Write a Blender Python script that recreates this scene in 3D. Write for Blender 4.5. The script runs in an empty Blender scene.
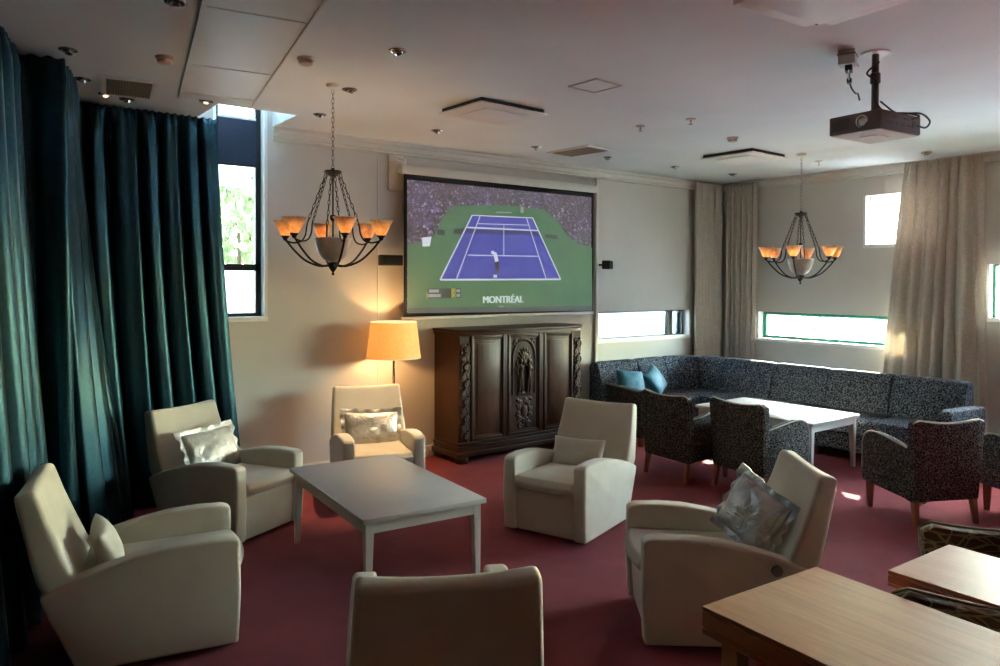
import bpy, bmesh, math, random
from mathutils import Vector, Matrix, noise
random.seed(7)
sc = bpy.context.scene
COL = sc.collection
PI = math.pi
R = math.radians

# ------------------------------------------------------------------ room sizes (metres)
YB, XR, ZC = 6.344, 8.531, 3.081
XL, YF = -0.8, -3.6

# ================================================================== materials
def new_mat(name):
    m = bpy.data.materials.new(name); m.use_nodes = True
    nt = m.node_tree
    return m, nt, nt.nodes['Principled BSDF'], nt.nodes['Material Output']

def N(nt, t, **kw):
    n = nt.nodes.new(t)
    for k, v in kw.items():
        if k.startswith('_'):
            setattr(n, k[1:], v)
        else:
            n.inputs[k.replace('__', ' ')].default_value = v
    return n

def ramp(nt, src, stops):
    r = nt.nodes.new('ShaderNodeValToRGB')
    el = r.color_ramp.elements
    while len(el) > 1: el.remove(el[0])
    el[0].position, el[0].color = stops[0][0], (*stops[0][1], 1)
    for p, c in stops[1:]:
        e = el.new(p); e.color = (*c, 1)
    nt.links.new(src, r.inputs[0])
    return r.outputs[0]

def coords(nt, scale=(1, 1, 1), kind='Object'):
    tc = nt.nodes.new('ShaderNodeTexCoord')
    mp = nt.nodes.new('ShaderNodeMapping'); mp.inputs['Scale'].default_value = scale
    nt.links.new(tc.outputs[kind], mp.inputs[0])
    return mp.outputs[0]

def bump(nt, bsdf, src, strength=.3, dist=.01):
    b = nt.nodes.new('ShaderNodeBump'); b.inputs['Strength'].default_value = strength
    b.inputs['Distance'].default_value = dist
    nt.links.new(src, b.inputs['Height']); nt.links.new(b.outputs[0], bsdf.inputs['Normal'])

def plain(name, col, rough=.6, metal=0, spec=.5, noise_amt=.08, nscale=8, bumps=0, bscale=200, sheen=0, emit=None, estr=1):
    m, nt, b, o = new_mat(name)
    b.inputs['Roughness'].default_value = rough; b.inputs['Metallic'].default_value = metal
    b.inputs['Specular IOR Level'].default_value = spec
    if sheen: b.inputs['Sheen Weight'].default_value = sheen
    v = coords(nt)
    n = N(nt, 'ShaderNodeTexNoise', Scale=nscale, Detail=4.0)
    nt.links.new(v, n.inputs['Vector'])
    lo = tuple(max(0, c * (1 - noise_amt)) for c in col); hi = tuple(min(1, c * (1 + noise_amt)) for c in col)
    nt.links.new(ramp(nt, n.outputs['Fac'], [(.3, lo), (.7, hi)]), b.inputs['Base Color'])
    if bumps:
        n2 = N(nt, 'ShaderNodeTexNoise', Scale=bscale, Detail=2.0); nt.links.new(v, n2.inputs['Vector'])
        bump(nt, b, n2.outputs['Fac'], bumps, .003)
    if emit:
        b.inputs['Emission Color'].default_value = (*emit, 1); b.inputs['Emission Strength'].default_value = estr
    return m

M = {}
M['wall'] = plain('wall_paint', (.60, .57, .51), .75, noise_amt=.03, nscale=2)
M['ceiling'] = plain('ceiling_paint', (.75, .79, .77), .8, noise_amt=.04, nscale=1.5)
M['dark_wall'] = plain('dark_brown_wall', (.07, .045, .03), .7)  # unseen walls; dark colour made up to absorb stray fill light
M['trim'] = plain('trim_paint', (.68, .65, .57), .5, noise_amt=.02)
M['white'] = plain('white_paint', (.82, .82, .80), .45, noise_amt=.02)
M['plastic'] = plain('white_plastic', (.80, .78, .72), .4, noise_amt=.02)
M['dark_plastic'] = plain('dark_plastic', (.03, .03, .032), .45, noise_amt=.1)
M['black'] = plain('black_fabric_border', (.008, .008, .008), .8)
M['chrome'] = plain('chrome', (.55, .52, .48), .2, 1.0)
M['bronze'] = plain('bronze_iron', (.035, .028, .024), .45, .6, noise_amt=.3, nscale=40)
M['green_frame'] = plain('green_window_frame', (.02, .22, .13), .45)
M['dark_frame'] = plain('dark_window_frame', (.012, .022, .026), .45)
M['taupe'] = plain('projector_case', (.10, .065, .05), .5)
M['beige_plastic'] = plain('beige_plastic', (.55, .46, .38), .5)
M['white_laminate'] = plain('white_laminate', (.59, .56, .51), .32, noise_amt=.03)
M['white_wood'] = plain('white_painted_wood', (.62, .57, .50), .45, noise_amt=.03)
M['tan_grille'] = plain('tan_grille', (.42, .36, .26), .6)
M['blue_blind'] = plain('blue_blind_fabric', (.05, .09, .22), .7)
M['seat_teal'] = plain('teal_seat_fabric', (.012, .055, .06), .8, bumps=.4)
M['bright_teal'] = plain('bright_teal_fabric', (.008, .15, .21), .55, bumps=.3, sheen=.3)
M['side_grille'] = plain('grey_side_grille', (.06, .055, .05), .6)
M['detector'] = plain('pinkish_beige_plastic', (.56, .42, .33), .45)
M['handle'] = plain('grey_handle', (.12, .12, .11), .4)
M['leaf_piping'] = plain('brown_piping', (.20, .15, .08), .7)
M['piping'] = plain('pale_piping', (.55, .48, .38), .6)

def mat_carpet():
    m, nt, b, o = new_mat('burgundy_carpet')
    v = coords(nt)
    n = N(nt, 'ShaderNodeTexNoise', Scale=3.0, Detail=6.0, Roughness=.7); nt.links.new(v, n.inputs['Vector'])
    f = N(nt, 'ShaderNodeTexNoise', Scale=260.0, Detail=2.0); nt.links.new(v, f.inputs['Vector'])
    c1 = ramp(nt, n.outputs['Fac'], [(.3, (.195, .042, .046)), (.7, (.265, .058, .064))])
    c2 = ramp(nt, f.outputs['Fac'], [(.35, (.55, .55, .55)), (.65, (1.25, 1.2, 1.2))])
    mx = nt.nodes.new('ShaderNodeMix'); mx.data_type = 'RGBA'; mx.blend_type = 'MULTIPLY'; mx.inputs[0].default_value = 1
    nt.links.new(c1, mx.inputs[6]); nt.links.new(c2, mx.inputs[7]); nt.links.new(mx.outputs[2], b.inputs['Base Color'])
    b.inputs['Roughness'].default_value = .95; b.inputs['Sheen Weight'].default_value = .03
    b.inputs['Specular IOR Level'].default_value = .1
    bump(nt, b, f.outputs['Fac'], .6, .006)
    return m
M['carpet'] = mat_carpet()

def mat_weave(name, c1, c2, rough=.8, scale=420, sheen=.2):
    m, nt, b, o = new_mat(name)
    v = coords(nt)
    n = N(nt, 'ShaderNodeTexNoise', Scale=5.0, Detail=3.0); nt.links.new(v, n.inputs['Vector'])
    nt.links.new(ramp(nt, n.outputs['Fac'], [(.35, c1), (.65, c2)]), b.inputs['Base Color'])
    f = N(nt, 'ShaderNodeTexNoise', Scale=scale, Detail=1.0); nt.links.new(v, f.inputs['Vector'])
    w = N(nt, 'ShaderNodeTexNoise', Scale=7.0, Detail=3.0); nt.links.new(v, w.inputs['Vector'])
    ad = nt.nodes.new('ShaderNodeMath'); ad.operation = 'MULTIPLY_ADD'; ad.inputs[1].default_value = 3.0
    nt.links.new(w.outputs['Fac'], ad.inputs[0]); nt.links.new(f.outputs['Fac'], ad.inputs[2])
    bump(nt, b, ad.outputs[0], .35, .004)
    b.inputs['Roughness'].default_value = rough; b.inputs['Sheen Weight'].default_value = sheen
    return m
M['cream'] = mat_weave('cream_upholstery', (.56, .495, .375), (.61, .545, .42))
M['cream_cushion'] = mat_weave('cream_cushion', (.56, .51, .40), (.62, .57, .46), .7)

def mat_maze(name, dark, light, scale=34):
    m, nt, b, o = new_mat(name)
    v = coords(nt)
    n = N(nt, 'ShaderNodeTexNoise', Scale=30.0, Detail=2.0); nt.links.new(v, n.inputs['Vector'])
    ad = nt.nodes.new('ShaderNodeMix'); ad.data_type = 'RGBA'; ad.blend_type = 'LINEAR_LIGHT'; ad.inputs[0].default_value = .018
    nt.links.new(v, ad.inputs[6]); nt.links.new(n.outputs['Color'], ad.inputs[7])
    vo = N(nt, 'ShaderNodeTexVoronoi', Scale=float(scale), _feature='DISTANCE_TO_EDGE'); nt.links.new(ad.outputs[2], vo.inputs['Vector'])
    vc = N(nt, 'ShaderNodeTexVoronoi', Scale=float(scale) * 1.9); nt.links.new(v, vc.inputs['Vector'])
    lines = ramp(nt, vo.outputs['Distance'], [(.05, light), (.13, dark)])
    sp = ramp(nt, vc.outputs['Color'], [(.62, (1, 1, 1)), (.72, (.25, .25, .28))])
    mx = nt.nodes.new('ShaderNodeMix'); mx.data_type = 'RGBA'; mx.blend_type = 'MULTIPLY'; mx.inputs[0].default_value = 1
    nt.links.new(lines, mx.inputs[6]); nt.links.new(sp, mx.inputs[7])
    nt.links.new(mx.outputs[2], b.inputs['Base Color'])
    b.inputs['Roughness'].default_value = .85; b.inputs['Specular IOR Level'].default_value = .15
    bump(nt, b, vo.outputs['Distance'], .3, .003)
    return m
M['maze'] = mat_maze('blue_black_maze_fabric', (.014, .022, .042), (.21, .23, .25), 46)
M['maze_dark'] = mat_maze('black_maze_fabric', (.013, .012, .013), (.155, .14, .115), 54)

def mat_leaf():
    m, nt, b, o = new_mat('brown_leaf_fabric')
    acc = None
    for i, (rot, s) in enumerate((((.5, .6, .7), 6.5), ((-.6, -.4, -.6), 7.5))):
        tc = nt.nodes.new('ShaderNodeTexCoord'); mp = nt.nodes.new('ShaderNodeMapping'); mp.inputs['Rotation'].default_value = rot; mp.inputs['Scale'].default_value = (1.3, 3.6, 3.6)
        nt.links.new(tc.outputs['Object'], mp.inputs[0])
        n = N(nt, 'ShaderNodeTexNoise', Scale=7.0, Detail=1.0); nt.links.new(tc.outputs['Object'], n.inputs['Vector'])
        ad = nt.nodes.new('ShaderNodeMix'); ad.data_type = 'RGBA'; ad.blend_type = 'LINEAR_LIGHT'; ad.inputs[0].default_value = .09
        nt.links.new(mp.outputs[0], ad.inputs[6]); nt.links.new(n.outputs['Color'], ad.inputs[7])
        vo = N(nt, 'ShaderNodeTexVoronoi', Scale=s, _feature='DISTANCE_TO_EDGE'); nt.links.new(ad.outputs[2], vo.inputs['Vector'])
        r = ramp(nt, vo.outputs['Distance'], [(.03, (1, 1, 1)), (.055, (0, 0, 0))])
        if acc is None: acc = r
        else:
            a = nt.nodes.new('ShaderNodeMath'); a.operation = 'MAXIMUM'; nt.links.new(acc, a.inputs[0]); nt.links.new(r, a.inputs[1]); acc = a.outputs[0]
    nt.links.new(ramp(nt, acc, [(.2, (.075, .034, .013)), (.7, (.22, .25, .11))]), b.inputs['Base Color'])
    b.inputs['Roughness'].default_value = .8; b.inputs['Sheen Weight'].default_value = .2
    return m
M['leaf'] = mat_leaf()

def mat_wood(name, c1, c2, axis_scale, rough=.3, coat=.15, det=8, spec=.5):
    m, nt, b, o = new_mat(name)
    v = coords(nt, axis_scale)
    n = N(nt, 'ShaderNodeTexNoise', Scale=6.0, Detail=float(det), Roughness=.65, Distortion=.3); nt.links.new(v, n.inputs['Vector'])
    nt.links.new(ramp(nt, n.outputs['Fac'], [(.3, c1), (.7, c2)]), b.inputs['Base Color'])
    b.inputs['Roughness'].default_value = rough; b.inputs['Coat Weight'].default_value = coat; b.inputs['Specular IOR Level'].default_value = spec
    b.inputs['Coat Roughness'].default_value = .25
    return m
M['oak'] = mat_wood('honey_wood', (.36, .145, .050), (.48, .215, .08), (9, .6, 9), .46, 0, 8, .22)
M['oak_edge'] = mat_wood('honey_wood_edge', (.30, .11, .035), (.40, .165, .06), (9, .6, 9), .4)
M['redwood'] = mat_wood('red_brown_wood', (.34, .085, .035), (.43, .125, .055), (9, .6, 9), .42, 0, 8, .3)
M['redwood_edge'] = mat_wood('red_brown_wood_edge', (.32, .07, .025), (.40, .10, .04), (9, .6, 9), .35)
M['chair_leg'] = mat_wood('chair_leg_wood', (.20, .048, .018), (.28, .075, .03), (6, 6, 1), .35)
M['walnut'] = mat_wood('dark_carved_walnut', (.026, .010, .005), (.056, .022, .010), (8, 8, .8), .36, .0, 8, .28)
M['walnut_panel'] = mat_wood('burl_walnut_panel', (.030, .012, .006), (.085, .030, .012), (3, 3, .8), .36, 0, 8, .25)

def mat_satin(name, c1, c2, metal=.55, rough=.3):
    m, nt, b, o = new_mat(name)
    v = coords(nt)
    n = N(nt, 'ShaderNodeTexNoise', Scale=7.0, Detail=5.0, Distortion=.6); nt.links.new(v, n.inputs['Vector'])
    nt.links.new(ramp(nt, n.outputs['Fac'], [(.4, c1), (.6, c2)]), b.inputs['Base Color'])
    w = N(nt, 'ShaderNodeTexNoise', Scale=13.0, Detail=3.0, Distortion=1.0); nt.links.new(v, w.inputs['Vector'])
    bump(nt, b, w.outputs['Fac'], .7, .02)
    b.inputs['Metallic'].default_value = metal; b.inputs['Roughness'].default_value = rough
    return m
M['satin'] = mat_satin('silver_satin', (.44, .42, .37), (.66, .62, .53), .35, .40)
M['satin_rim'] = mat_satin('silver_satin_rim', (.40, .39, .37), (.68, .64, .58), .4, .36)

def mat_cloth(name, c1, c2, rough, trans, sheen=0.0, vert=True, metal=0.0):
    """hanging cloth: satin / brocade with some light coming through"""
    m, nt, b, o = new_mat(name)
    v = coords(nt)
    n = N(nt, 'ShaderNodeTexNoise', Scale=55.0, Detail=4.0, Distortion=.8); nt.links.new(v, n.inputs['Vector'])
    c = ramp(nt, n.outputs['Fac'], [(.42, c1), (.6, c2)])
    nt.links.new(c, b.inputs['Base Color'])
    b.inputs['Roughness'].default_value = rough; b.inputs['Sheen Weight'].default_value = sheen; b.inputs['Metallic'].default_value = metal
    bump(nt, b, n.outputs['Fac'], .15, .003)
    if trans:
        t = nt.nodes.new('ShaderNodeBsdfTranslucent'); nt.links.new(c, t.inputs['Color'])
        mx = nt.nodes.new('ShaderNodeMixShader'); mx.inputs[0].default_value = trans
        nt.links.new(b.outputs[0], mx.inputs[1]); nt.links.new(t.outputs[0], mx.inputs[2]); nt.links.new(mx.outputs[0], o.inputs[0])
    return m
M['teal'] = mat_cloth('teal_satin_curtain', (.012, .048, .066), (.016, .062, .084), .36, 0, .0, metal=.75)
M['beige_curtain'] = mat_cloth('beige_brocade_curtain', (.58, .51, .42), (.67, .60, .51), .6, .22, .2)
M['shade'] = mat_cloth('lamp_shade_linen', (.75, .60, .36), (.80, .66, .42), .8, .5)
M['blind_blue'] = mat_cloth('blue_blind', (.03, .045, .085), (.035, .055, .10), .6, .35)

def mat_amber():
    m, nt, b, o = new_mat('amber_marbled_glass')
    v = coords(nt)
    n = N(nt, 'ShaderNodeTexNoise', Scale=18.0, Detail=4.0, Distortion=1.2); nt.links.new(v, n.inputs['Vector'])
    c = ramp(nt, n.outputs['Fac'], [(.35, (.72, .46, .26)), (.65, (.90, .72, .50))])
    nt.links.new(c, b.inputs['Base Color']); b.inputs['Roughness'].default_value = .25
    t = nt.nodes.new('ShaderNodeBsdfTranslucent'); nt.links.new(c, t.inputs['Color'])
    mx = nt.nodes.new('ShaderNodeMixShader'); mx.inputs[0].default_value = .45
    nt.links.new(b.outputs[0], mx.inputs[1]); nt.links.new(t.outputs[0], mx.inputs[2]); nt.links.new(mx.outputs[0], o.inputs[0])
    return m
M['amber'] = mat_amber()
M['alabaster'] = plain('alabaster_glass', (.62, .57, .47), .3, noise_amt=.18, nscale=14)

def mat_pane(name='window_pane_glass', tr=(.94, .96, .885)):
    m, nt, b, o = new_mat(name)
    nt.nodes.remove(b)
    t = nt.nodes.new('ShaderNodeBsdfTransparent'); t.inputs[0].default_value = (*tr, 1)
    g = nt.nodes.new('ShaderNodeBsdfGlossy'); g.inputs['Roughness'].default_value = .02
    f = nt.nodes.new('ShaderNodeFresnel'); f.inputs[0].default_value = 1.3
    mx = nt.nodes.new('ShaderNodeMixShader')
    nt.links.new(f.outputs[0], mx.inputs[0]); nt.links.new(t.outputs[0], mx.inputs[1]); nt.links.new(g.outputs[0], mx.inputs[2])
    nt.links.new(mx.outputs[0], o.inputs[0])
    return m
M['pane'] = mat_pane()
M['tinted'] = mat_pane('tinted_window_glass', (.36, .385, .37))  # dark tint made up to hold back the overbright daylight
def mat_frost():
    m, nt, b, o = new_mat('frosted_glass')
    b.inputs['Base Color'].default_value = (.80, .86, .82, 1); b.inputs['Roughness'].default_value = .4
    t = nt.nodes.new('ShaderNodeBsdfTranslucent'); t.inputs[0].default_value = (.50, .51, .50, 1)
    mx = nt.nodes.new('ShaderNodeMixShader'); mx.inputs[0].default_value = .85
    nt.links.new(b.outputs[0], mx.inputs[1]); nt.links.new(t.outputs[0], mx.inputs[2]); nt.links.new(mx.outputs[0], o.inputs[0])
    return m
M['frosted'] = mat_frost()

def mat_emit(name, col, s):
    m, nt, b, o = new_mat(name); nt.nodes.remove(b)
    e = nt.nodes.new('ShaderNodeEmission'); e.inputs[0].default_value = (*col, 1); e.inputs[1].default_value = s
    nt.links.new(e.outputs[0], o.inputs[0]); return m
M['bulb'] = mat_emit('glowing_bulb', (1.0, .62, .22), 9)
M['bulb_lamp'] = mat_emit('glowing_lamp_bulb', (1.0, .72, .36), 12)
M['lit_glass'] = mat_emit('lit_downlight', (1.0, .80, .5), 2.2)

def mat_screen(name, cols, scale=0, k=.60, stops=None):
    """projected picture: the light of the projector leaving the screen fabric"""
    m, nt, b, o = new_mat(name)
    b.inputs['Base Color'].default_value = (.13, .13, .13, 1); b.inputs['Roughness'].default_value = .8
    if scale:
        v = coords(nt)
        vo = N(nt, 'ShaderNodeTexVoronoi', Scale=float(scale)); nt.links.new(v, vo.inputs['Vector'])
        n = N(nt, 'ShaderNodeTexNoise', Scale=2.2, Detail=3.0); nt.links.new(v, n.inputs['Vector'])
        sx = nt.nodes.new('ShaderNodeSeparateColor'); nt.links.new(vo.outputs['Color'], sx.inputs[0])
        c1 = ramp(nt, sx.outputs[0], stops)
        c2 = ramp(nt, n.outputs['Fac'], [(.35, (.55, .5, .75)), (.5, (1.0, .85, .8)), (.65, (1.05, .9, 1.25))])
        mx = nt.nodes.new('ShaderNodeMix'); mx.data_type = 'RGBA'; mx.blend_type = 'MULTIPLY'; mx.inputs[0].default_value = 1
        nt.links.new(c1, mx.inputs[6]); nt.links.new(c2, mx.inputs[7]); nt.links.new(mx.outputs[2], b.inputs['Emission Color'])
    else:
        v = coords(nt)
        n = N(nt, 'ShaderNodeTexNoise', Scale=3.0, Detail=3.0); nt.links.new(v, n.inputs['Vector'])
        nt.links.new(ramp(nt, n.outputs['Fac'], [(.3, tuple(c * .9 for c in cols)), (.7, tuple(min(1, c * 1.1) for c in cols))]), b.inputs['Emission Color'])
    b.inputs['Emission Strength'].default_value = k
    return m
M['s_green'] = mat_screen('picture_green', (.055, .16, .06))
M['s_blue'] = mat_screen('picture_court_blue', (.05, .055, .36))
M['s_line'] = mat_screen('picture_white_lines', (.6, .62, .72))
M['s_net'] = mat_screen('picture_net', (.035, .03, .15))
M['s_dark'] = mat_screen('picture_dark', (.02, .02, .025))
M['s_skin'] = mat_screen('picture_skin', (.12, .06, .05))
M['s_yellow'] = mat_screen('picture_yellow', (.42, .42, .02))
M['s_text'] = mat_screen('picture_text', (.6, .7, .68))
M['s_names'] = mat_screen('picture_names', (.32, .33, .34))
M['s_grey'] = mat_screen('picture_grey_strip', (.06, .065, .065))
M['s_crowd'] = mat_screen('picture_crowd', (0, 0, 0), 55, .40, [(.0, (.03, .02, .03)), (.4, (.09, .05, .055)), (.62, (.13, .09, .13)), (.8, (.16, .15, .30)), (.93, (.32, .30, .42)), (1.0, (.6, .6, .7))])

M['foliage'] = plain('hedge_leaves', (.34, .38, .26), .7, noise_amt=.6, nscale=14)  # leaf colour paled to imitate hazy, overexposed daylight
M['tree_leaves'] = plain('tree_leaves', (.28, .33, .14), .7, noise_amt=.5, nscale=9)
M['bark'] = plain('bark', (.12, .08, .05), .9)
M['paving'] = plain('outdoor_paving', (.80, .80, .80), .9)
M['render'] = plain('outdoor_render', (.75, .72, .68), .9)
M['cream_render'] = plain('cream_outdoor_render', (.72, .68, .58), .9)
M['pink_render'] = plain('pink_outdoor_render', (.62, .45, .40), .9)

# ================================================================== mesh helpers
def finish(bm, name, mats, parent=None, smooth=True, angle=38, mods=None):
    bmesh.ops.recalc_face_normals(bm, faces=bm.faces)
    me = bpy.data.meshes.new(name); bm.to_mesh(me); bm.free()
    if not isinstance(mats, (list, tuple)): mats = [mats]
    for m in mats: me.materials.append(m)
    if smooth:
        for p in me.polygons: p.use_smooth = True
        me.set_sharp_from_angle(angle=R(angle))
    o = bpy.data.objects.new(name, me); COL.objects.link(o)
    if parent: o.parent = parent
    if mods: mods(o)
    return o

def B(): return bmesh.new()

def bevel(bm, w, seg=2, ang=25):
    bmesh.ops.recalc_face_normals(bm, faces=bm.faces)
    es = [e for e in bm.edges if len(e.link_faces) == 2 and e.calc_face_angle(0) > R(ang)]
    bmesh.ops.bevel(bm, geom=es, offset=w, segments=seg, profile=.55, affect='EDGES', clamp_overlap=True)
    return bm

def box(bm, x0, y0, z0, x1, y1, z1, mi=0, mat=None):
    vs = [bm.verts.new(v) for v in ((x0, y0, z0), (x1, y0, z0), (x1, y1, z0), (x0, y1, z0), (x0, y0, z1), (x1, y0, z1), (x1, y1, z1), (x0, y1, z1))]
    fs = [bm.faces.new([vs[i] for i in q]) for q in ((3, 2, 1, 0), (4, 5, 6, 7), (0, 1, 5, 4), (1, 2, 6, 5), (2, 3, 7, 6), (3, 0, 4, 7))]
    for f in fs: f.material_index = mi
    if mat is not None: bmesh.ops.transform(bm, matrix=mat, verts=vs)
    return vs

def hexa(bm, lo, hi):
    """lo, hi: four points each, same winding"""
    vs = [bm.verts.new(p) for p in lo] + [bm.verts.new(p) for p in hi]
    for q in ((3, 2, 1, 0), (4, 5, 6, 7), (0, 1, 5, 4), (1, 2, 6, 5), (2, 3, 7, 6), (3, 0, 4, 7)):
        bm.faces.new([vs[i] for i in q])
    return vs

def prism(bm, poly, lo, hi, axis='x', mi=0):
    def P(a, b, c):
        return {'x': (c, a, b), 'y': (a, c, b), 'z': (a, b, c)}[axis]
    v0 = [bm.verts.new(P(a, b, lo)) for a, b in poly]; v1 = [bm.verts.new(P(a, b, hi)) for a, b in poly]
    n = len(poly); fs = [bm.faces.new(v0[::-1]), bm.faces.new(v1)]
    for i in range(n): fs.append(bm.faces.new((v0[i], v0[(i + 1) % n], v1[(i + 1) % n], v1[i])))
    for f in fs: f.material_index = mi
    return v0 + v1

def lathe(bm, prof, seg=24, c=(0, 0, 0), mi=0, closed=False):
    rings = []
    for r, z in prof:
        rings.append([bm.verts.new((c[0] + r * math.cos(2 * PI * k / seg), c[1] + r * math.sin(2 * PI * k / seg), c[2] + z)) for k in range(seg)])
    for a, b in zip(rings, rings[1:] + ([rings[0]] if closed else [])):
        for k in range(seg):
            f = bm.faces.new((a[k], a[(k + 1) % seg], b[(k + 1) % seg], b[k])); f.material_index = mi
    if not closed:
        for ring in (rings[0], rings[-1]):
            f = bm.faces.new(ring); f.material_index = mi
    return [v for r in rings for v in r]

def tube(bm, pts, r, seg=8, mi=0, closed=False):
    pts = [Vector(p) for p in pts]; rings = []
    rr = r if isinstance(r, (list, tuple)) else [r] * len(pts)
    up = Vector((0, 0, 1)); prevn = None
    for i, p in enumerate(pts):
        a = pts[i - 1] if (i or closed) else p; b = pts[(i + 1) % len(pts)] if (i < len(pts) - 1 or closed) else p
        t = (b - a).normalized()
        if prevn is None:
            n = t.cross(up)
            if n.length < .05: n = t.cross(Vector((1, 0, 0)))
        else: n = prevn - t * prevn.dot(t)
        n.normalize(); prevn = n; q = t.cross(n)
        rings.append([bm.verts.new(p + (n * math.cos(2 * PI * k / seg) + q * math.sin(2 * PI * k / seg)) * rr[i]) for k in range(seg)])
    for a, b in zip(rings, rings[1:] + ([rings[0]] if closed else [])):
        for k in range(seg):
            f = bm.faces.new((a[k], a[(k + 1) % seg], b[(k + 1) % seg], b[k])); f.material_index = mi
    if not closed:
        bm.faces.new(rings[0]).material_index = mi; bm.faces.new(rings[-1]).material_index = mi

def ball(bm, c, r, seg=12, mi=0):
    rx, ry, rz = r if isinstance(r, (tuple, list)) else (r, r, r)
    m = Matrix.Translation(c) @ Matrix.Diagonal((rx, ry, rz, 1))
    d = bmesh.ops.create_uvsphere(bm, u_segments=seg, v_segments=max(6, seg // 2), radius=1, matrix=m)
    for v in d['verts']:
        for f in v.link_faces: f.material_index = mi

def curve(pts, n=8):
    """Catmull-Rom through the points"""
    P = [Vector(p) for p in pts]; P = [P[0] * 2 - P[1]] + P + [P[-1] * 2 - P[-2]]; out = []
    for i in range(1, len(P) - 2):
        for k in range(n):
            t = k / n; a, b, c, d = P[i - 1:i + 3]
            out.append(.5 * ((2 * b) + (c - a) * t + (2 * a - 5 * b + 4 * c - d) * t * t + (3 * b - a - 3 * c + d) * t ** 3))
    out.append(P[-2]); return out

def link_chain(bm, a, b, pitch=.03, r=.009, wire=.0028):
    a, b = Vector(a), Vector(b); L = (b - a).length; n = max(2, int(L / pitch)); t = (b - a).normalized()
    s = t.cross(Vector((0, 0, 1)))
    if s.length < .05: s = Vector((1, 0, 0))
    s.normalize(); q = t.cross(s)
    for i in range(n):
        c = a + t * L * (i + .5) / n; w = s if i % 2 else q
        tube(bm, [c + t * math.cos(x) * pitch * .66 + w * math.sin(x) * r for x in [2 * PI * k / 10 for k in range(10)]], wire, 5, closed=True)

# ---------------------------------------------------------------- things
def thing(name, label, cat, loc=(0, 0, 0), rz=0, group=None):
    o = bpy.data.objects.new(name, None); o.empty_display_size = .1; COL.objects.link(o)
    o.location = loc; o.rotation_euler = (0, 0, rz); o['label'] = label; o['category'] = cat
    if group: o['group'] = group
    return o
def tag(o, label, cat, group=None, kind=None):
    if label: o['label'] = label
    if cat: o['category'] = cat
    if group: o['group'] = group
    if kind: o['kind'] = kind
    return o
def struct(o, label=None):
    o['kind'] = 'structure'
    if label: o['label'] = label
    return o
def dup(root, label, loc, rz=0, group=None, scale=None):
    r = root.copy(); COL.objects.link(r); r.location = loc; r.rotation_euler = (0, 0, rz); r['label'] = label
    if scale: r.scale = scale
    if group: r['group'] = group
    for ch in list(root.children):
        c = ch.copy(); COL.objects.link(c); c.parent = r
        for g in ch.children:
            d = g.copy(); COL.objects.link(d); d.parent = c
    return r

# ================================================================== camera
F_PX, CY = 742.137, 292.991
yaw, pitch, roll = R(36.80944), R(-.90506), R(.18155)
cam = bpy.data.cameras.new('camera'); co = bpy.data.objects.new('camera', cam); COL.objects.link(co)
fw = Vector((math.sin(yaw) * math.cos(pitch), math.cos(yaw) * math.cos(pitch), math.sin(pitch)))
rt = Vector((math.cos(yaw), -math.sin(yaw), 0)); up = rt.cross(fw)
r2 = rt * math.cos(roll) + up * math.sin(roll); u2 = -rt * math.sin(roll) + up * math.cos(roll)
mw = Matrix.Identity(4)
for i in range(3): mw[i][0], mw[i][1], mw[i][2] = r2[i], u2[i], -fw[i]
mw.translation = (0, 0, 1.75); co.matrix_world = mw
cam.sensor_width = 36; cam.lens = F_PX * 36 / 1000; cam.shift_y = -(333 - CY) / 1000; cam.clip_start = .05
sc.camera = co

# ================================================================== room shell
def slab_with_holes(bm, u0, u1, v0, v1, holes, w0, w1, P):
    """rectangle u0..u1 x v0..v1, thickness w0..w1, rectangular openings"""
    us = sorted({u0, u1, *[h[0] for h in holes], *[h[1] for h in holes]}); vs = sorted({v0, v1, *[h[2] for h in holes], *[h[3] for h in holes]})
    us = [u for u in us if u0 <= u <= u1]; vs = [v for v in vs if v0 <= v <= v1]
    def solid(i, j):
        if i < 0 or j < 0 or i >= len(us) - 1 or j >= len(vs) - 1: return False
        cu, cv = (us[i] + us[i + 1]) / 2, (vs[j] + vs[j + 1]) / 2
        return not any(h[0] < cu < h[1] and h[2] < cv < h[3] for h in holes)
    def quad(*p): bm.faces.new([bm.verts.new(P(*q)) for q in p])
    for i in range(len(us) - 1):
        for j in range(len(vs) - 1):
            if not solid(i, j): continue
            a, b, c, d = us[i], us[i + 1], vs[j], vs[j + 1]
            for w in (w0, w1): quad((a, c, w), (b, c, w), (b, d, w), (a, d, w))
            if not solid(i - 1, j): quad((a, c, w0), (a, d, w0), (a, d, w1), (a, c, w1))
            if not solid(i + 1, j): quad((b, c, w0), (b, d, w0), (b, d, w1), (b, c, w1))
            if not solid(i, j - 1): quad((a, c, w0), (b, c, w0), (b, c, w1), (a, c, w1))
            if not solid(i, j + 1): quad((a, d, w0), (b, d, w0), (b, d, w1), (a, d, w1))
    bmesh.ops.remove_doubles(bm, verts=bm.verts, dist=1e-4)

TW = .16
WIN_L = (1.80, 2.212, 1.435, 3.62)          # x0,x1,z0,z1 left window on the back wall, rises into the ceiling recess
SLIT_B = (6.20, 7.86, 1.05, 1.385)
SLIT_R = (3.84, 5.74, 1.02, 1.365)
SMALL_R = (3.55, 4.35, 2.18, 2.75)
SQ_R = (.30, 3.07, 1.39, 1.94)
NOTCH = (1.66, 2.28, 5.785, YB)             # ceiling recess above the left window

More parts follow.
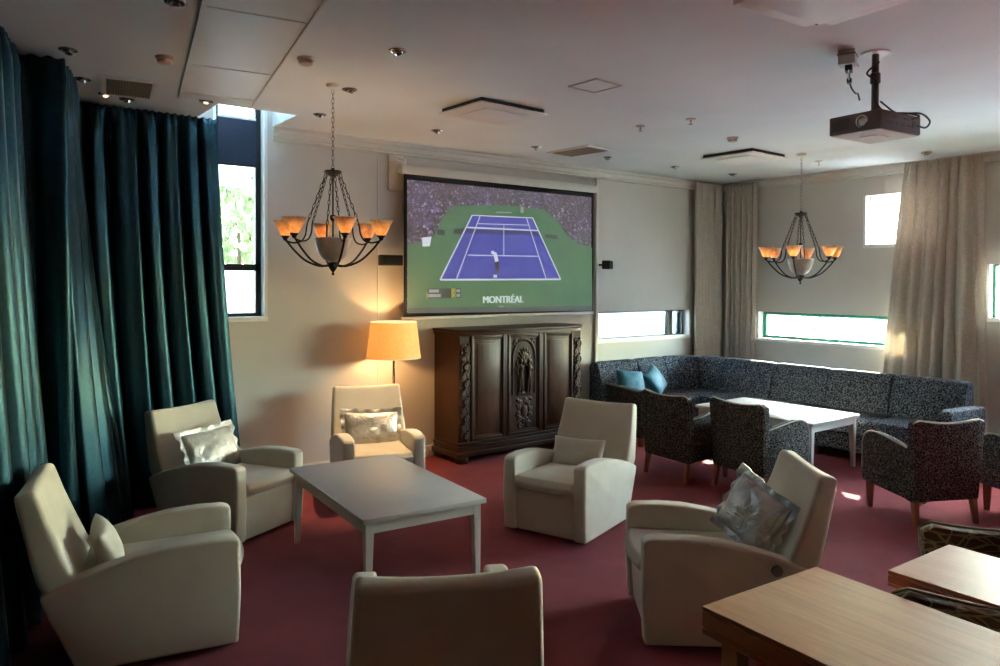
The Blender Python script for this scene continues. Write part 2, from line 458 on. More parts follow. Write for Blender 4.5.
bm = B(); box(bm, XL - TW, YF - TW, -.15, XR + TW, YB + TW, 0)
struct(finish(bm, 'floor', M['carpet'], smooth=False))
bm = B(); slab_with_holes(bm, XL - TW, XR + TW, 0, 3.9, [WIN_L, SLIT_B], YB, YB + TW, lambda u, v, w: (u, w, v))
struct(finish(bm, 'wall_back', M['wall'], smooth=False))
bm = B(); slab_with_holes(bm, YF - TW, YB, 0, 3.5, [SLIT_R, SMALL_R, SQ_R], XR, XR + TW, lambda u, v, w: (w, u, v))
struct(finish(bm, 'wall_right', M['wall'], smooth=False))
bm = B(); box(bm, XL - TW, YF - TW, 0, XL, YB, 3.5); struct(finish(bm, 'wall_left', M['dark_wall'], smooth=False))
bm = B(); box(bm, XL, YF - TW, 0, XR, YF, 3.5); struct(finish(bm, 'wall_front', M['dark_wall'], smooth=False))
bm = B(); slab_with_holes(bm, XL - TW, XR + TW, YF - TW, YB, [(NOTCH[0], NOTCH[1], NOTCH[2], NOTCH[3] + .1)], ZC, ZC + .2, lambda u, v, w: (u, v, w))
struct(finish(bm, 'ceiling', M['ceiling'], smooth=False))
# recess shaft over the left window, open to daylight through a glazed top
bm = B()
x0, x1, y0, y1 = NOTCH
zt = 3.78
box(bm, x0 - .06, y0 - .06, ZC + .2, x0, y1, zt); box(bm, x1, y0 - .06, ZC + .2, x1 + .06, y1, zt); box(bm, x0, y0 - .06, ZC + .2, x1, y0, zt)
struct(finish(bm, 'trim_1', M['white'], smooth=False), 'white shaft of the ceiling recess above the tall window')
bm = B(); box(bm, x0 - .04, y0 - .04, zt, x1 + .04, y1 + .02, zt + .01)
struct(finish(bm, 'window_1', M['tinted'], smooth=False), 'skylight glass over the ceiling recess')

def crown(name, P, a0, a1):
    bm = B()
    poly = [(0, ZC), (.045, ZC), (.045, ZC - .03), (.028, ZC - .045), (.028, ZC - .085), (.018, ZC - .09), (.018, ZC - .10), (.026, ZC - .105), (.026, ZC - .115), (0, ZC - .12)]
    v0 = [bm.verts.new(P(a0, d, z)) for d, z in poly]; v1 = [bm.verts.new(P(a1, d, z)) for d, z in poly]
    n = len(poly); bm.faces.new(v0); bm.faces.new(v1)
    for i in range(n): bm.faces.new((v0[i], v0[(i + 1) % n], v1[(i + 1) % n], v1[i]))
    struct(finish(bm, name, M['trim'], smooth=False))
crown('trim_2', lambda a, d, z: (a, YB - d, z), 2.285, XR)
crown('trim_3', lambda a, d, z: (XR - d, a, z), YF, YB)
for nm, args in (('baseboard_back', (XL, YB - .018, 0, XR - .018, YB, .11)), ('baseboard_right', (XR - .018, YF, 0, XR, YB, .11)), ('baseboard_left', (XL, YF, 0, XL + .018, YB - .018, .11))):
    bm = B(); box(bm, *args); bevel(bm, .006); struct(finish(bm, nm, M['trim']))
# conduit strip at the end of the screen wall, thin panel joint left of the screen
bm = B(); box(bm, 6.135, YB - .03, .11, 6.175, YB, ZC - .12); bevel(bm, .006); struct(finish(bm, 'trim_4', M['trim']), 'narrow vertical cover strip on the back wall right of the screen')
bm = B(); box(bm, 3.29, YB - .006, .11, 3.305, YB, ZC - .12); struct(finish(bm, 'trim_5', M['trim']), 'thin vertical joint strip on the back wall')

# ---------------------------------------------------------------- windows
def window(name, P, u0, u1, v0, v1, fmat, fw_=.045, mull=(), trans=(), label=None, surround=True, glass=None):
    """P(u, v, depth) ; depth 0 = inner wall face, positive outwards"""
    root = bpy.data.objects.new(name, None); COL.objects.link(root); struct(root, label)
    def bx(bm, a, b, c, d, e, f):
        p = [P(a, c, e), P(b, d, f)]
        lo = [min(p[0][i], p[1][i]) for i in range(3)]; hi = [max(p[0][i], p[1][i]) for i in range(3)]
        box(bm, *lo, *hi)
    bm = B(); d0, d1 = .085, .135
    bx(bm, u0, u0 + fw_, v0, v1, d0, d1); bx(bm, u1 - fw_, u1, v0, v1, d0, d1)
    bx(bm, u0 + fw_, u1 - fw_, v0, v0 + fw_ * .7, d0, d1); bx(bm, u0 + fw_, u1 - fw_, v1 - fw_ * .7, v1, d0, d1)
    for m_ in mull: bx(bm, m_ - .02, m_ + .02, v0, v1, d0, d1)
    for t_ in trans: bx(bm, u0, u1, t_ - .028, t_ + .028, d0, d1)
    finish(bm, 'window_frame', fmat, root, smooth=False)
    bm = B(); bx(bm, u0 + .02, u1 - .02, v0 + .02, v1 - .02, .105, .112); finish(bm, 'pane', glass or M['pane'], root, smooth=False)
    if surround:
        bm = B(); s = .022
        bx(bm, u0 - s, u1 + s, v0 - .035, v0 + .005, -.018, .084); bx(bm, u0 - s, u0 + .005, v0 + .005, v1, -.008, .084); bx(bm, u1 - .005, u1 + s, v0 + .005, v1, -.008, .084)
        finish(bm, 'window_sill', M['white'], root, smooth=False)
    return root
PB = lambda u, v, d: (u, YB + d, v)
PR = lambda u, v, d: (XR + d, u, v)
w = window('window_2', PB, *WIN_L, M['dark_frame'], .05, (), (1.862,), 'tall narrow window beside the teal curtain', True, M['tinted'])
window('window_3', PB, *SLIT_B, M['dark_frame'], .03, (7.56, 7.62), (), 'slit window above the sofa on the screen wall', True, M['tinted'])
window('window_4', PR, *SLIT_R, M['green_frame'], .06, (), (), 'green framed slit window above the long sofa')
window('window_5', PR, *SMALL_R, M['white'], .025, (), (), 'small high window beside the beige curtain', True, M['frosted'])
window('window_6', PR, *SQ_R, M['green_frame'], .03, (1.7,), (), 'low ribbon window right of the beige curtain')
# blue roller blind in the tall window (upper part)
t = thing('roller_blind', 'dark blue roller blind half lowered in the tall narrow window', 'blind', ((WIN_L[0] + WIN_L[1]) / 2, YB + .05, 2.72))
bm = B(); box(bm, -.17, -.004, .02, .15, 0, .40); finish(bm, 'blind_cloth', M['blind_blue'], t, smooth=False)
bm = B(); box(bm, -.17, -.010, 0, .15, .006, .022); bevel(bm, .004); finish(bm, 'bottom_bar', M['dark_frame'], t)
bm = B(); lathe(bm, [(.018, -.17), (.018, .15)], 16); bmesh.ops.rotate(bm, verts=bm.verts, matrix=Matrix.Rotation(PI / 2, 3, 'Y')); bmesh.ops.translate(bm, verts=bm.verts, vec=(0, .015, .41)); finish(bm, 'roller', M['plastic'], t)

# ================================================================== curtains
def sheet(bm, top, bot, z1, z0, folds, amp_t, amp_b, seed, rows=26, cols=None, header=.1, spread=1.6, ruffle=1.0):
    """hanging cloth between a polyline at the rail and a polyline at the hem"""
    rnd = random.Random(seed)
    def samp(P, s):
        L = [0]
        for a, b in zip(P, P[1:]): L.append(L[-1] + math.dist(a, b))
        d = s * L[-1]
        for i in range(len(P) - 1):
            if d <= L[i + 1] or i == len(P) - 2:
                k = (d - L[i]) / max(1e-6, L[i + 1] - L[i]); return [P[i][j] + (P[i + 1][j] - P[i][j]) * k for j in (0, 1)]
    cols = cols or folds * 14
    ph = [rnd.uniform(0, 6.28) for _ in range(6)]; grid = []
    for r in range(rows + 1):
        t = r / rows; t = t ** 1.25 if r else 0; z = z1 + (z0 - z1) * t; row = []
        k = t ** spread
        hd = max(0, 1 - (z1 - z) / header)
        for c in range(cols + 1):
            s = c / cols
            a, b = samp(top, s), samp(bot, s); x, y = a[0] + (b[0] - a[0]) * k, a[1] + (b[1] - a[1]) * k
            a2, b2 = samp(top, min(1, s + .02)), samp(bot, min(1, s + .02)); a1, b1 = samp(top, max(0, s - .02)), samp(bot, max(0, s - .02))
            tx, ty = (a2[0] - a1[0]) * (1 - k) + (b2[0] - b1[0]) * k, (a2[1] - a1[1]) * (1 - k) + (b2[1] - b1[1]) * k
            L = math.hypot(tx, ty) or 1; nx, ny = -ty / L, tx / L
            w = s * folds * 2 * PI + .9 * math.sin(s * 7 + ph[0]) + .5 * math.sin(s * 17 + ph[1]) + .35 * math.sin(t * 2.2 + s * 9 + ph[4])
            big = math.sin(w) + .35 * math.sin(2 * w + ph[2] + t) + .3 * math.sin(.5 * w + ph[3])
            am = (amp_t + (amp_b - amp_t) * t ** .7) * (1 - hd) + .004 * hd
            fine = math.sin(s * folds * 3.0 * 2 * PI + ph[5]) * .011 * ruffle * max(0, 1 - (z1 - z) / (header * 2.2))
            edge = min(1, s * 12, (1 - s) * 12) * .85 + .15
            off = (big * am) * edge + fine
            sl = .35 * math.cos(w) * am * (1 - hd)
            row.append(bm.verts.new((x + nx * off + tx / L * sl, y + ny * off + ty / L * sl, z + (hd > .95) * .006 * math.sin(s * folds * 19))))
        grid.append(row)
    for r in range(rows):
        for c in range(cols): bm.faces.new((grid[r][c], grid[r][c + 1], grid[r + 1][c + 1], grid[r + 1][c]))

def curtain(name, mat, label, cat='curtain', group=None, hmat=None, **kw):
    bm = B(); sheet(bm, **kw)
    def mods(o):
        s = o.modifiers.new('thick', 'SOLIDIFY'); s.thickness = .006; s.offset = 0
    return tag(finish(bm, name, mat, None, True, 180, mods), label, cat, group)

ZT = ZC - .03
curtain('curtain', M['teal'], 'teal satin curtain nearest the camera at the left edge', group='teal curtains',
        top=[(-.35, 3.1), (-.02, 3.75), (.20, 4.42), (.33, 5.02)], bot=[(-.40, 3.0), (.12, 3.7), (.36, 4.5), (.50, 5.2)], z1=ZT, z0=.02, folds=7, amp_t=.03, amp_b=.055, seed=3)
curtain('curtain', M['teal'], 'teal satin curtain hanging in the left corner, second from the front', group='teal curtains',
        top=[(.31, 5.10), (.56, 5.06), (.66, 5.45), (.76, 6.05)], bot=[(.40, 5.30), (.76, 5.22), (.90, 5.55), (1.06, 6.02)], z1=ZT, z0=.02, folds=5, amp_t=.022, amp_b=.05, seed=11)
curtain('curtain', M['teal'], 'teal satin curtain along the back wall beside the tall narrow window', group='teal curtains',
        top=[(.80, 6.20), (1.77, 6.20)], bot=[(.95, 6.14), (1.98, 6.18)], z1=ZT, z0=.02, folds=6, amp_t=.03, amp_b=.05, seed=21)
curtain('curtain', M['beige_curtain'], 'beige patterned curtain on the screen wall side of the far corner', group='beige curtains',
        top=[(7.86, 6.24), (8.40, 6.24)], bot=[(7.86, 6.23), (8.38, 6.23)], z1=ZT, z0=.02, folds=8, amp_t=.035, amp_b=.04, seed=5)
curtain('curtain', M['beige_curtain'], 'beige patterned curtain right of the far corner, beside the green framed slit window', group='beige curtains',
        top=[(8.43, 6.20), (8.43, 5.72)], bot=[(8.43, 6.19), (8.43, 5.74)], z1=ZT, z0=.02, folds=6, amp_t=.035, amp_b=.04, seed=6)
curtain('curtain', M['beige_curtain'], 'beige patterned curtain flaring out between the small high window and the square window', group='beige curtains',
        top=[(8.40, 3.86), (8.40, 3.10)], bot=[(8.36, 4.12), (8.36, 3.02)], z1=ZT, z0=.02, folds=7, amp_t=.03, amp_b=.05, seed=9, spread=.8)

# ================================================================== ceiling things
def ceil_panel_strip():
    """inset strip of flat ceiling panels, slightly turned"""
    ux, uy = .18, .984
    bm = B()
    A0, A1 = Vector((.93, 3.3)), Vector((1.37, 5.70)); W = Vector((.50, -.07))
    d = (A1 - A0)
    cuts = [0, .18, .62, .93, 1.0]
    for a, b in zip(cuts, cuts[1:]):
        p = [A0 + d * (a + .003), A0 + d * (b - .003), A0 + d * (b - .003) + W, A0 + d * (a + .003) + W]
        hexa(bm, [(q.x, q.y, ZC - .010) for q in p], [(q.x, q.y, ZC) for q in p])
    finish_o = finish(bm, 'trim_6', M['trim'], smooth=False); struct(finish_o, 'strip of flat access panels set in the ceiling')
    bm = B()
    for k in (0, 1):
        a = A0 + W * k; b = A1 + W * k; n = Vector((d.y, -d.x)).normalized() * (.012 if k == 0 else .006)
        p = [a - n, b - n, b + n, a + n]
        hexa(bm, [(q.x, q.y, ZC - .018) for q in p], [(q.x, q.y, ZC) for q in p])
    struct(finish(bm, 'trim_7', M['trim'], smooth=False), 'raised rails along the ceiling access panels')
ceil_panel_strip()

def cassette(label, cx, cy, sx, sy, rz=0, rounded=False):
    t = thing('ceiling_cassette', label, 'air conditioner', (cx, cy, ZC), rz, 'ceiling air conditioning cassettes')
    hx, hy = sx / 2, sy / 2
    bm = B(); box(bm, -hx + .02, -hy + .02, -.030, hx - .02, hy - .02, 0); finish(bm, 'housing', M['dark_plastic'], t, smooth=False)
    for ax in (0, 1):
        h_a, h_b = (hy, hx) if ax == 0 else (hx, hy); comb = [(-h_b + .024, -h_a + .04), (-h_b + .024, h_a - .04)]; n = 14
        for k in range(n):                                   # comb of slats along this side
            u = h_a - .05 - (2 * h_a - .1) * k / (n - 1)
            comb += [(-h_b + .019, u + .006), (-h_b + .010, u + .006), (-h_b + .010, u - .006), (-h_b + .019, u - .006)]
        bm = B(); prism(bm, comb if ax == 0 else [(b, a) for a, b in comb], -.029, -.004, 'z'); finish(bm, 'side_grille', M['side_grille'], t, smooth=False)
    bm = B()
    if rounded:
        box(bm, -hx, -hy, -.05, hx, hy, -.026)
        bmesh.ops.bevel(bm, geom=[e for e in bm.edges if abs(e.verts[0].co.z - e.verts[1].co.z) > .01], offset=.09, segments=6, affect='EDGES')
    else: box(bm, -hx, -hy, -.044, hx, hy, -.030)
    bevel(bm, .005); finish(bm, 'face_panel', M['plastic'], t)
    bm = B(); k = .62 if not rounded else .8
    box(bm, -hx * k, -hy * k, -.052, hx * k, hy * k, -.044 if not rounded else -.05)
    bevel(bm, .006); finish(bm, 'intake_grille', M['white'], t)
cassette('white ceiling cassette with dark vented edge, in front of the screen', 3.41, 4.65, .66, .53, R(3))
cassette('white ceiling cassette with dark edge near the far chandelier', 6.72, 4.72, .64, .62, R(2))
cassette('large rounded white ceiling cassette nearest the projector', 3.18, 1.76, .72, .70, R(-4), True)

def grille(label, cx, cy, sx, sy, rz, n):
    t = thing('ceiling_grille', label, 'vent', (cx, cy, ZC), rz, 'ceiling vent grilles')
    hx, hy = sx / 2, sy / 2; f = .03
    bm = B(); box(bm, -hx, -hy, -.012, -hx + f, hy, 0); box(bm, hx - f, -hy, -.012, hx, hy, 0); box(bm, -hx + f, -hy, -.012, hx - f, -hy + f, 0); box(bm, -hx + f, hy - f, -.012, hx - f, hy, 0)
    finish(bm, 'frame', M['plastic'], t, smooth=False)
    bm = B(); box(bm, -hx + f, -hy + f, -.003, hx - f, hy - f, 0); finish(bm, 'backing', M['tan_grille'], t, smooth=False)
    bm = B()
    for k in range(n):
        x = -hx + f + (sx - 2 * f) * (k + .5) / n
        vs = box(bm, -.007, -hy + f, -.0012, .007, hy - f, .0012, 0, Matrix.Translation((x, 0, -.008)) @ Matrix.Rotation(.6, 4, 'Y'))
    finish(bm, 'louvre', M['tan_grille'], t, smooth=False)
grille('louvred ceiling vent above the teal curtains', 1.03, 5.67, .34, .53, R(-9), 16)
grille('tan ceiling vent near the top right corner of the screen', 5.19, 5.59, .38, .56, R(6), 14)
t = thing('ceiling_access_panel', 'small square access panel flush in the ceiling between cassette and projector', 'access panel', (3.545, 3.665, ZC), R(3))
bm = B(); h = .13; g = .012
box(bm, -h, -h, -.008, -h + g, h, 0); box(bm, h - g, -h, -.008, h, h, 0); box(bm, -h + g, -h, -.008, h - g, -h + g, 0); box(bm, -h + g, h - g, -.008, h - g, h, 0)
finish(bm, 'frame', M['beige_plastic'], t, smooth=False)
bm = B(); box(bm, -h + g + .003, -h + g + .003, -.005, h - g - .003, h - g - .003, 0); finish(bm, 'panel', M['ceiling'], t, smooth=False)

# downlights
def downlight(label, x, y, lit=False, proto=[None, None]):
    k = 1 if lit else 0
    if proto[k]: return dup(proto[k], label, (x, y, ZC), random.uniform(0, 6), 'recessed downlights')
    t = thing('downlight', label, 'downlight', (x, y, ZC), 0, 'recessed downlights'); proto[k] = t
    bm = B(); lathe(bm, [(.036, 0), (.05, 0), (.053, -.004), (.05, -.009), (.040, -.010), (.036, -.004)], 28, closed=True); finish(bm, 'ring', M['chrome'], t)
    bm = B(); lathe(bm, [(.0, -.001), (.037, -.001), (.037, -.003), (.0, -.003)], 24); finish(bm, 'recess', M['dark_plastic'], t)
    bm = B(); lathe(bm, [(.027, -.004), (.029, -.022), (.024, -.026), (.018, -.018), (.001, -.014), (.001, -.004)], 20)
    bmesh.ops.rotate(bm, verts=bm.verts, cent=(0, 0, -.006), matrix=Matrix.Rotation(.35, 3, 'X')); finish(bm, 'lamp_head', M['chrome'], t)
    if lit:
        bm = B(); lathe(bm, [(.0005, -.020), (.016, -.0205), (.017, -.019), (.0005, -.0165)], 16)
        bmesh.ops.rotate(bm, verts=bm.verts, cent=(0, 0, -.006), matrix=Matrix.Rotation(.35, 3, 'X')); finish(bm, 'bulb', M['lit_glass'], t)
    return t
for lab, x, y, lit in (
    ('unlit chrome downlight at the top left corner of the photo', .89, 3.78, 0),
    ('unlit chrome downlight above the second teal curtain', .58, 4.94, 0),
    ('unlit chrome downlight near the edge of the second teal curtain, left of the vent', .74, 5.60, 0),
    ('chrome downlight in the middle of the ceiling, nearest the camera', 2.10, 3.80, 0),
    ('chrome downlight beside the near chandelier chain', 2.26, 4.77, 0),
    ('lit downlight left of the ceiling cassette in front of the screen', 3.49, 5.60, 1),
    ('unlit downlight above the right half of the screen', 4.69, 5.68, 0),
    ('lit downlight in front of the tall narrow window', 1.56, 5.72, 1),
    ('lit downlight beside the teal curtain on the back wall', 1.08, 6.02, 1),
    ('lit downlight in the corner over the teal curtains', .93, 5.95, 1),
    ('unlit downlight near the ceiling recess over the tall window', 2.41, 5.63, 0),
    ('unlit downlight beside the tan vent', 5.68, 5.68, 0),
    ('unlit downlight left of the corner curtain, near the screen wall', 6.76, 5.67, 0),
    ('unlit downlight in front of the far corner', 7.78, 5.62, 0),
    ('unlit downlight beside the flared beige curtain', 8.02, 3.47, 0)):
    downlight(lab, x, y, lit)

def detector(label, x, y, kind):
    if kind == 's':
        t = thing('smoke_detector', label, 'smoke detector', (x, y, ZC), 0, 'smoke detectors')
        bm = B(); lathe(bm, [(.052, 0), (.052, -.012), (.048, -.016), (.001, -.016)], 28); finish(bm, 'base', M['detector'], t)
        bm = B(); lathe(bm, [(.040, -.016), (.043, -.022), (.041, -.036), (.030, -.042), (.001, -.043)], 28); finish(bm, 'cap', M['detector'], t)
    else:
        t = thing('ceiling_sprinkler', label, 'sprinkler', (x, y, ZC), 0, 'ceiling sprinklers')
        bm = B(); lathe(bm, [(.042, 0), (.040, -.006), (.001, -.008)], 24); finish(bm, 'plate', M['detector'], t)
        bm = B(); lathe(bm, [(.009, -.006), (.009, -.025), (.004, -.028), (.004, -.040), (.016, -.041), (.016, -.044), (.001, -.044)], 14); finish(bm, 'nozzle', M['chrome'], t)
detector('white smoke detector right of the ceiling access panels', 1.74, 4.27, 's')
detector('white smoke detector left of the ceiling access panels', 1.06, 4.76, 's')
detector('small white detector on the ceiling left of the projector', 5.82, 4.21, 's')
detector('ceiling sprinkler right of the square access panel', 4.77, 4.38, 'p')
detector('ceiling sprinkler left of the projector', 4.89, 3.94, 'p')
detector('ceiling sprinkler right of the far chandelier chain', 7.70, 4.45, 'p')

# ================================================================== projector on its ceiling mount
pang = math.atan2(-.03, .40)
t = thing('projector', 'dark projector hanging from the ceiling on a pole mount', 'projector', (4.33, 2.16, 2.60), R(-4))
hx, hy = .205, .155
bm = B(); box(bm, -hx, -hy, 0, hx, hy, .105); bevel(bm, .008); finish(bm, 'case', M['taupe'], t)
bm = B(); box(bm, -hx + .01, -hy + .01, -.004, hx - .01, hy - .01, .0); box(bm, -.06, -.05, -.008, .06, .05, -.004); finish(bm, 'underside', M['beige_plastic'], t, smooth=False)
bm = B()
for k in range(12): box(bm, -hx - .002, .03 + k * .009, .02, -hx + .001, .034 + k * .009, .085)
finish(bm, 'vent', M['dark_plastic'], t, smooth=False)
bm = B(); lathe(bm, [(.026, 0), (.034, 0), (.036, .010), (.028, .012), (.024, .004), (.001, .002)], 24)
bmesh.ops.rotate(bm, verts=bm.verts, matrix=Matrix.Rotation(-PI / 2, 3, 'Y')); bmesh.ops.translate(bm, verts=bm.verts, vec=(-hx + .001, -.05, .052)); finish(bm, 'lens', M['chrome'], t)  # circular vent with a shiny ring on the visible side, not the lens
bm = B()
for (u, v, a, b) in ((-.10, .03, .03, .02), (-.04, .03, .025, .015), (.02, .03, .03, .02), (.08, .03, .04, .012), (-.06, .065, .03, .012), (.05, .065, .05, .014), (.13, .04, .03, .04)):
    box(bm, u - a / 2, -hy - .002, v - b / 2 + .01, u + a / 2, -hy + .001, v + b / 2 + .01)
finish(bm, 'port', M['dark_plastic'], t, smooth=False)
bm = B()
for sx, sy in ((-1, -1), (1, -1), (1, 1), (-1, 1)): tube(bm, [(0, 0, .115), (sx * .10, sy * .08, .112), (sx * .14, sy * .11, .104)], .007, 8)
lathe(bm, [(.045, .108), (.045, .118), (.026, .122), (.024, .15), (.001, .15)], 20); finish(bm, 'mount_bracket', M['dark_plastic'], t)
bm = B(); lathe(bm, [(.020, .12), (.020, .30), (.028, .305), (.028, .36), (.020, .365), (.020, .478), (.001, .478)], 18); finish(bm, 'pole', M['taupe'], t)
bm = B(); lathe(bm, [(.001, .470), (.075, .472), (.078, .4805), (.001, .4805)], 28); finish(bm, 'ceiling_plate', M['plastic'], t)
bm = B()
tube(bm, curve([(-.01, -.03, .42), (-.05, .02, .36), (-.03, -.03, .30), (-.035, -.025, .2), (.0, -.06, .13), (.1, -.13, .12), (.18, -.17, .12), (.235, -.19, .08), (.225, -.172, .045), (.16, -.158, .05)]), .0055, 8)
tube(bm, curve([(.02, -.02, .2), (.06, -.09, .125), (.12, -.14, .118), (.15, -.175, .10), (.10, -.160, .08)]), .005, 8)
tube(bm, curve([(.0, .02, .15), (-.06, .03, .125), (-.02, -.05, .13), (.09, -.09, .118)]), .005, 8)
finish(bm, 'cable', M['dark_plastic'], t)
t = thing('junction_box', 'pinkish beige junction box on the ceiling beside the projector pole', 'junction box', (4.17, 2.24, ZC), R(20))
bm = B(); box(bm, -.05, -.045, -.085, .05, .045, 0); bevel(bm, .006); finish(bm, 'case', M['beige_plastic'], t)
bm = B(); box(bm, -.055, -.05, -.03, .055, .05, -.026); bevel(bm, .002); finish(bm, 'lid_seam', M['taupe'], t)
bm = B(); tube(bm, curve([(.045, 0, -.05), (.08, -.02, -.045), (.11, -.03, -.05), (.13, -.04, -.06)]), .005, 8); finish(bm, 'conduit', M['beige_plastic'], t)
t = thing('power_adapter', 'black plug and adapter dangling under the ceiling junction box', 'adapter', (4.15, 2.22, ZC - .086), R(25))
bm = B(); box(bm, -.055, -.02, -.045, .03, .02, -.012); bevel(bm, .005); finish(bm, 'plug', M['dark_plastic'], t)
bm = B(); box(bm, -.02, -.015, -.105, .03, .012, -.08); bevel(bm, .005); ball(bm, (.045, 0, -.088), .014); finish(bm, 'adapter_block', M['dark_plastic'], t)
bm = B(); tube(bm, curve([(.02, 0, 0), (.035, 0, -.03), (.042, 0, -.08), (.06, -.01, -.12), (.10, -.03, -.145), (.13, -.04, -.14), (.14, -.05, -.18)]), .005, 8); finish(bm, 'cable', M['dark_plastic'], t)
bm = B(); tube(bm, curve([(-.05, 0, -.04), (-.06, 0, -.065), (-.045, 0, -.085), (-.02, 0, -.092)]), .0035, 8); finish(bm, 'white_cable', M['plastic'], t)

# ================================================================== projection screen
YS = 6.24
def scr():
    t = thing('projection_screen', 'wide black bordered projection screen showing a tennis match', 'projection screen', (0, YS, 0))
    y = 0
    bm = B(); box(bm, 3.52, 0, 1.405, 6.02, .004, 2.775); finish(bm, 'border', M['black'], t, smooth=False)
    bm = B(); box(bm, 3.49, -.02, 2.775, 6.06, .05, 2.86); bevel(bm, .012); finish(bm, 'housing', M['trim'], t)
    bm = B(); box(bm, 3.49, -.012, 1.375, 6.03, .016, 1.405); bevel(bm, .008); finish(bm, 'bottom_bar', M['plastic'], t)
    # brackets
    bm = B(); box(bm, 3.40, .085, 2.62, 3.56, .104, 2.96); bevel(bm, .004); finish(bm, 'bracket_plate', M['trim'], t)
    for (xx, s) in ((3.50, 1), (6.03, -1)):
        bm = B(); tube(bm, [(xx, .09, 2.93), (xx, 0, 2.90), (xx + .03 * s, -.02, 2.87), (xx, .05, 2.82), (xx, .09, 2.80)], .007, 6)
        tube(bm, [(xx + .10 * -s, .09, 2.90), (xx, .0, 2.88)], .006, 6); tube(bm, [(xx + .07, .09, 2.86), (xx - .07, .02, 2.94)], .005, 6); ball(bm, (xx + .02 * s, -.01, 2.90), .016)
        finish(bm, 'bracket', M['plastic'], t)
    # projected picture, flat on the screen fabric
    k = 0
    lay = [0]
    def fl(bm, pts, mi, d=None):
        lay[0] += 1; dd = -.0006 - .00008 * lay[0]
        f = bm.faces.new([bm.verts.new((p[0], dd, p[1])) for p in pts]); f.material_index = mi
    def px(X, Y):
        """picture measurements -> metres on the screen"""
        return SCRMAP(X, Y)
    bm = B()
    mats = [M['s_crowd'], M['s_green'], M['s_blue'], M['s_line'], M['s_net'], M['s_dark'], M['s_skin'], M['s_yellow'], M['s_names'], M['s_grey']]
    x0, x1, z0, z1 = 3.555, 5.982, 1.448, 2.722
    fl(bm, [(x0, z0), (x1, z0), (x1, z1), (x0, z1)], 0)
    for pts, mi in SCREEN_POLYS: fl(bm, pts, mi)
    for a, b, w_, mi in SCREEN_LINES:
        dx, dz = b[0] - a[0], b[1] - a[1]; L = math.hypot(dx, dz); nx, nz = -dz / L * w_ / 2, dx / L * w_ / 2
        fl(bm, [(a[0] + nx, a[1] + nz), (b[0] + nx, b[1] + nz), (b[0] - nx, b[1] - nz), (a[0] - nx, a[1] - nz)], mi)
    me = bpy.data.meshes.new('picture'); bm.to_mesh(me); bm.free()
    for m in mats: me.materials.append(m)
    o = bpy.data.objects.new('picture', me); COL.objects.link(o); o.parent = t
    def text(s, x, z, size, mat, wid=None, name='caption', bold=0):
        cu = bpy.data.curves.new(name, 'FONT'); cu.body = s; cu.size = size; cu.align_x = 'CENTER'; cu.align_y = 'CENTER'
        tmp = bpy.data.objects.new('text_tmp', cu); COL.objects.link(tmp); bpy.context.view_layer.update()
        me = bpy.data.meshes.new_from_object(tmp.evaluated_get(bpy.context.evaluated_depsgraph_get())); bpy.data.objects.remove(tmp)
        if bold:
            src = bmesh.new(); src.from_mesh(me); out = bmesh.new(); out.from_mesh(me)
            for dx in (-bold, bold):
                tmp_me = bpy.data.meshes.new('t'); src.to_mesh(tmp_me); tmp_me.transform(Matrix.Translation((dx, 0, .0002 if dx > 0 else -.0002))); out.from_mesh(tmp_me); bpy.data.meshes.remove(tmp_me)
            out.to_mesh(me); src.free(); out.free()
        me.materials.clear(); me.materials.append(mat); ob = bpy.data.objects.new(name, me); COL.objects.link(ob); ob.parent = t
        ob.location = (x, -.008, z); ob.rotation_euler = (PI / 2, 0, 0)
        if wid: ob.scale.x = wid
    text('MONTR\u00c9AL', *TXT_MONT[:2], .102, M['s_text'], TXT_MONT[2], 'caption', .005)
    text('0', TXT_0[0], TXT_0[1], .075, M['s_dark'], 1, 'score_digit'); text('0', TXT_0[2], TXT_0[3], .075, M['s_dark'], 1, 'score_digit')
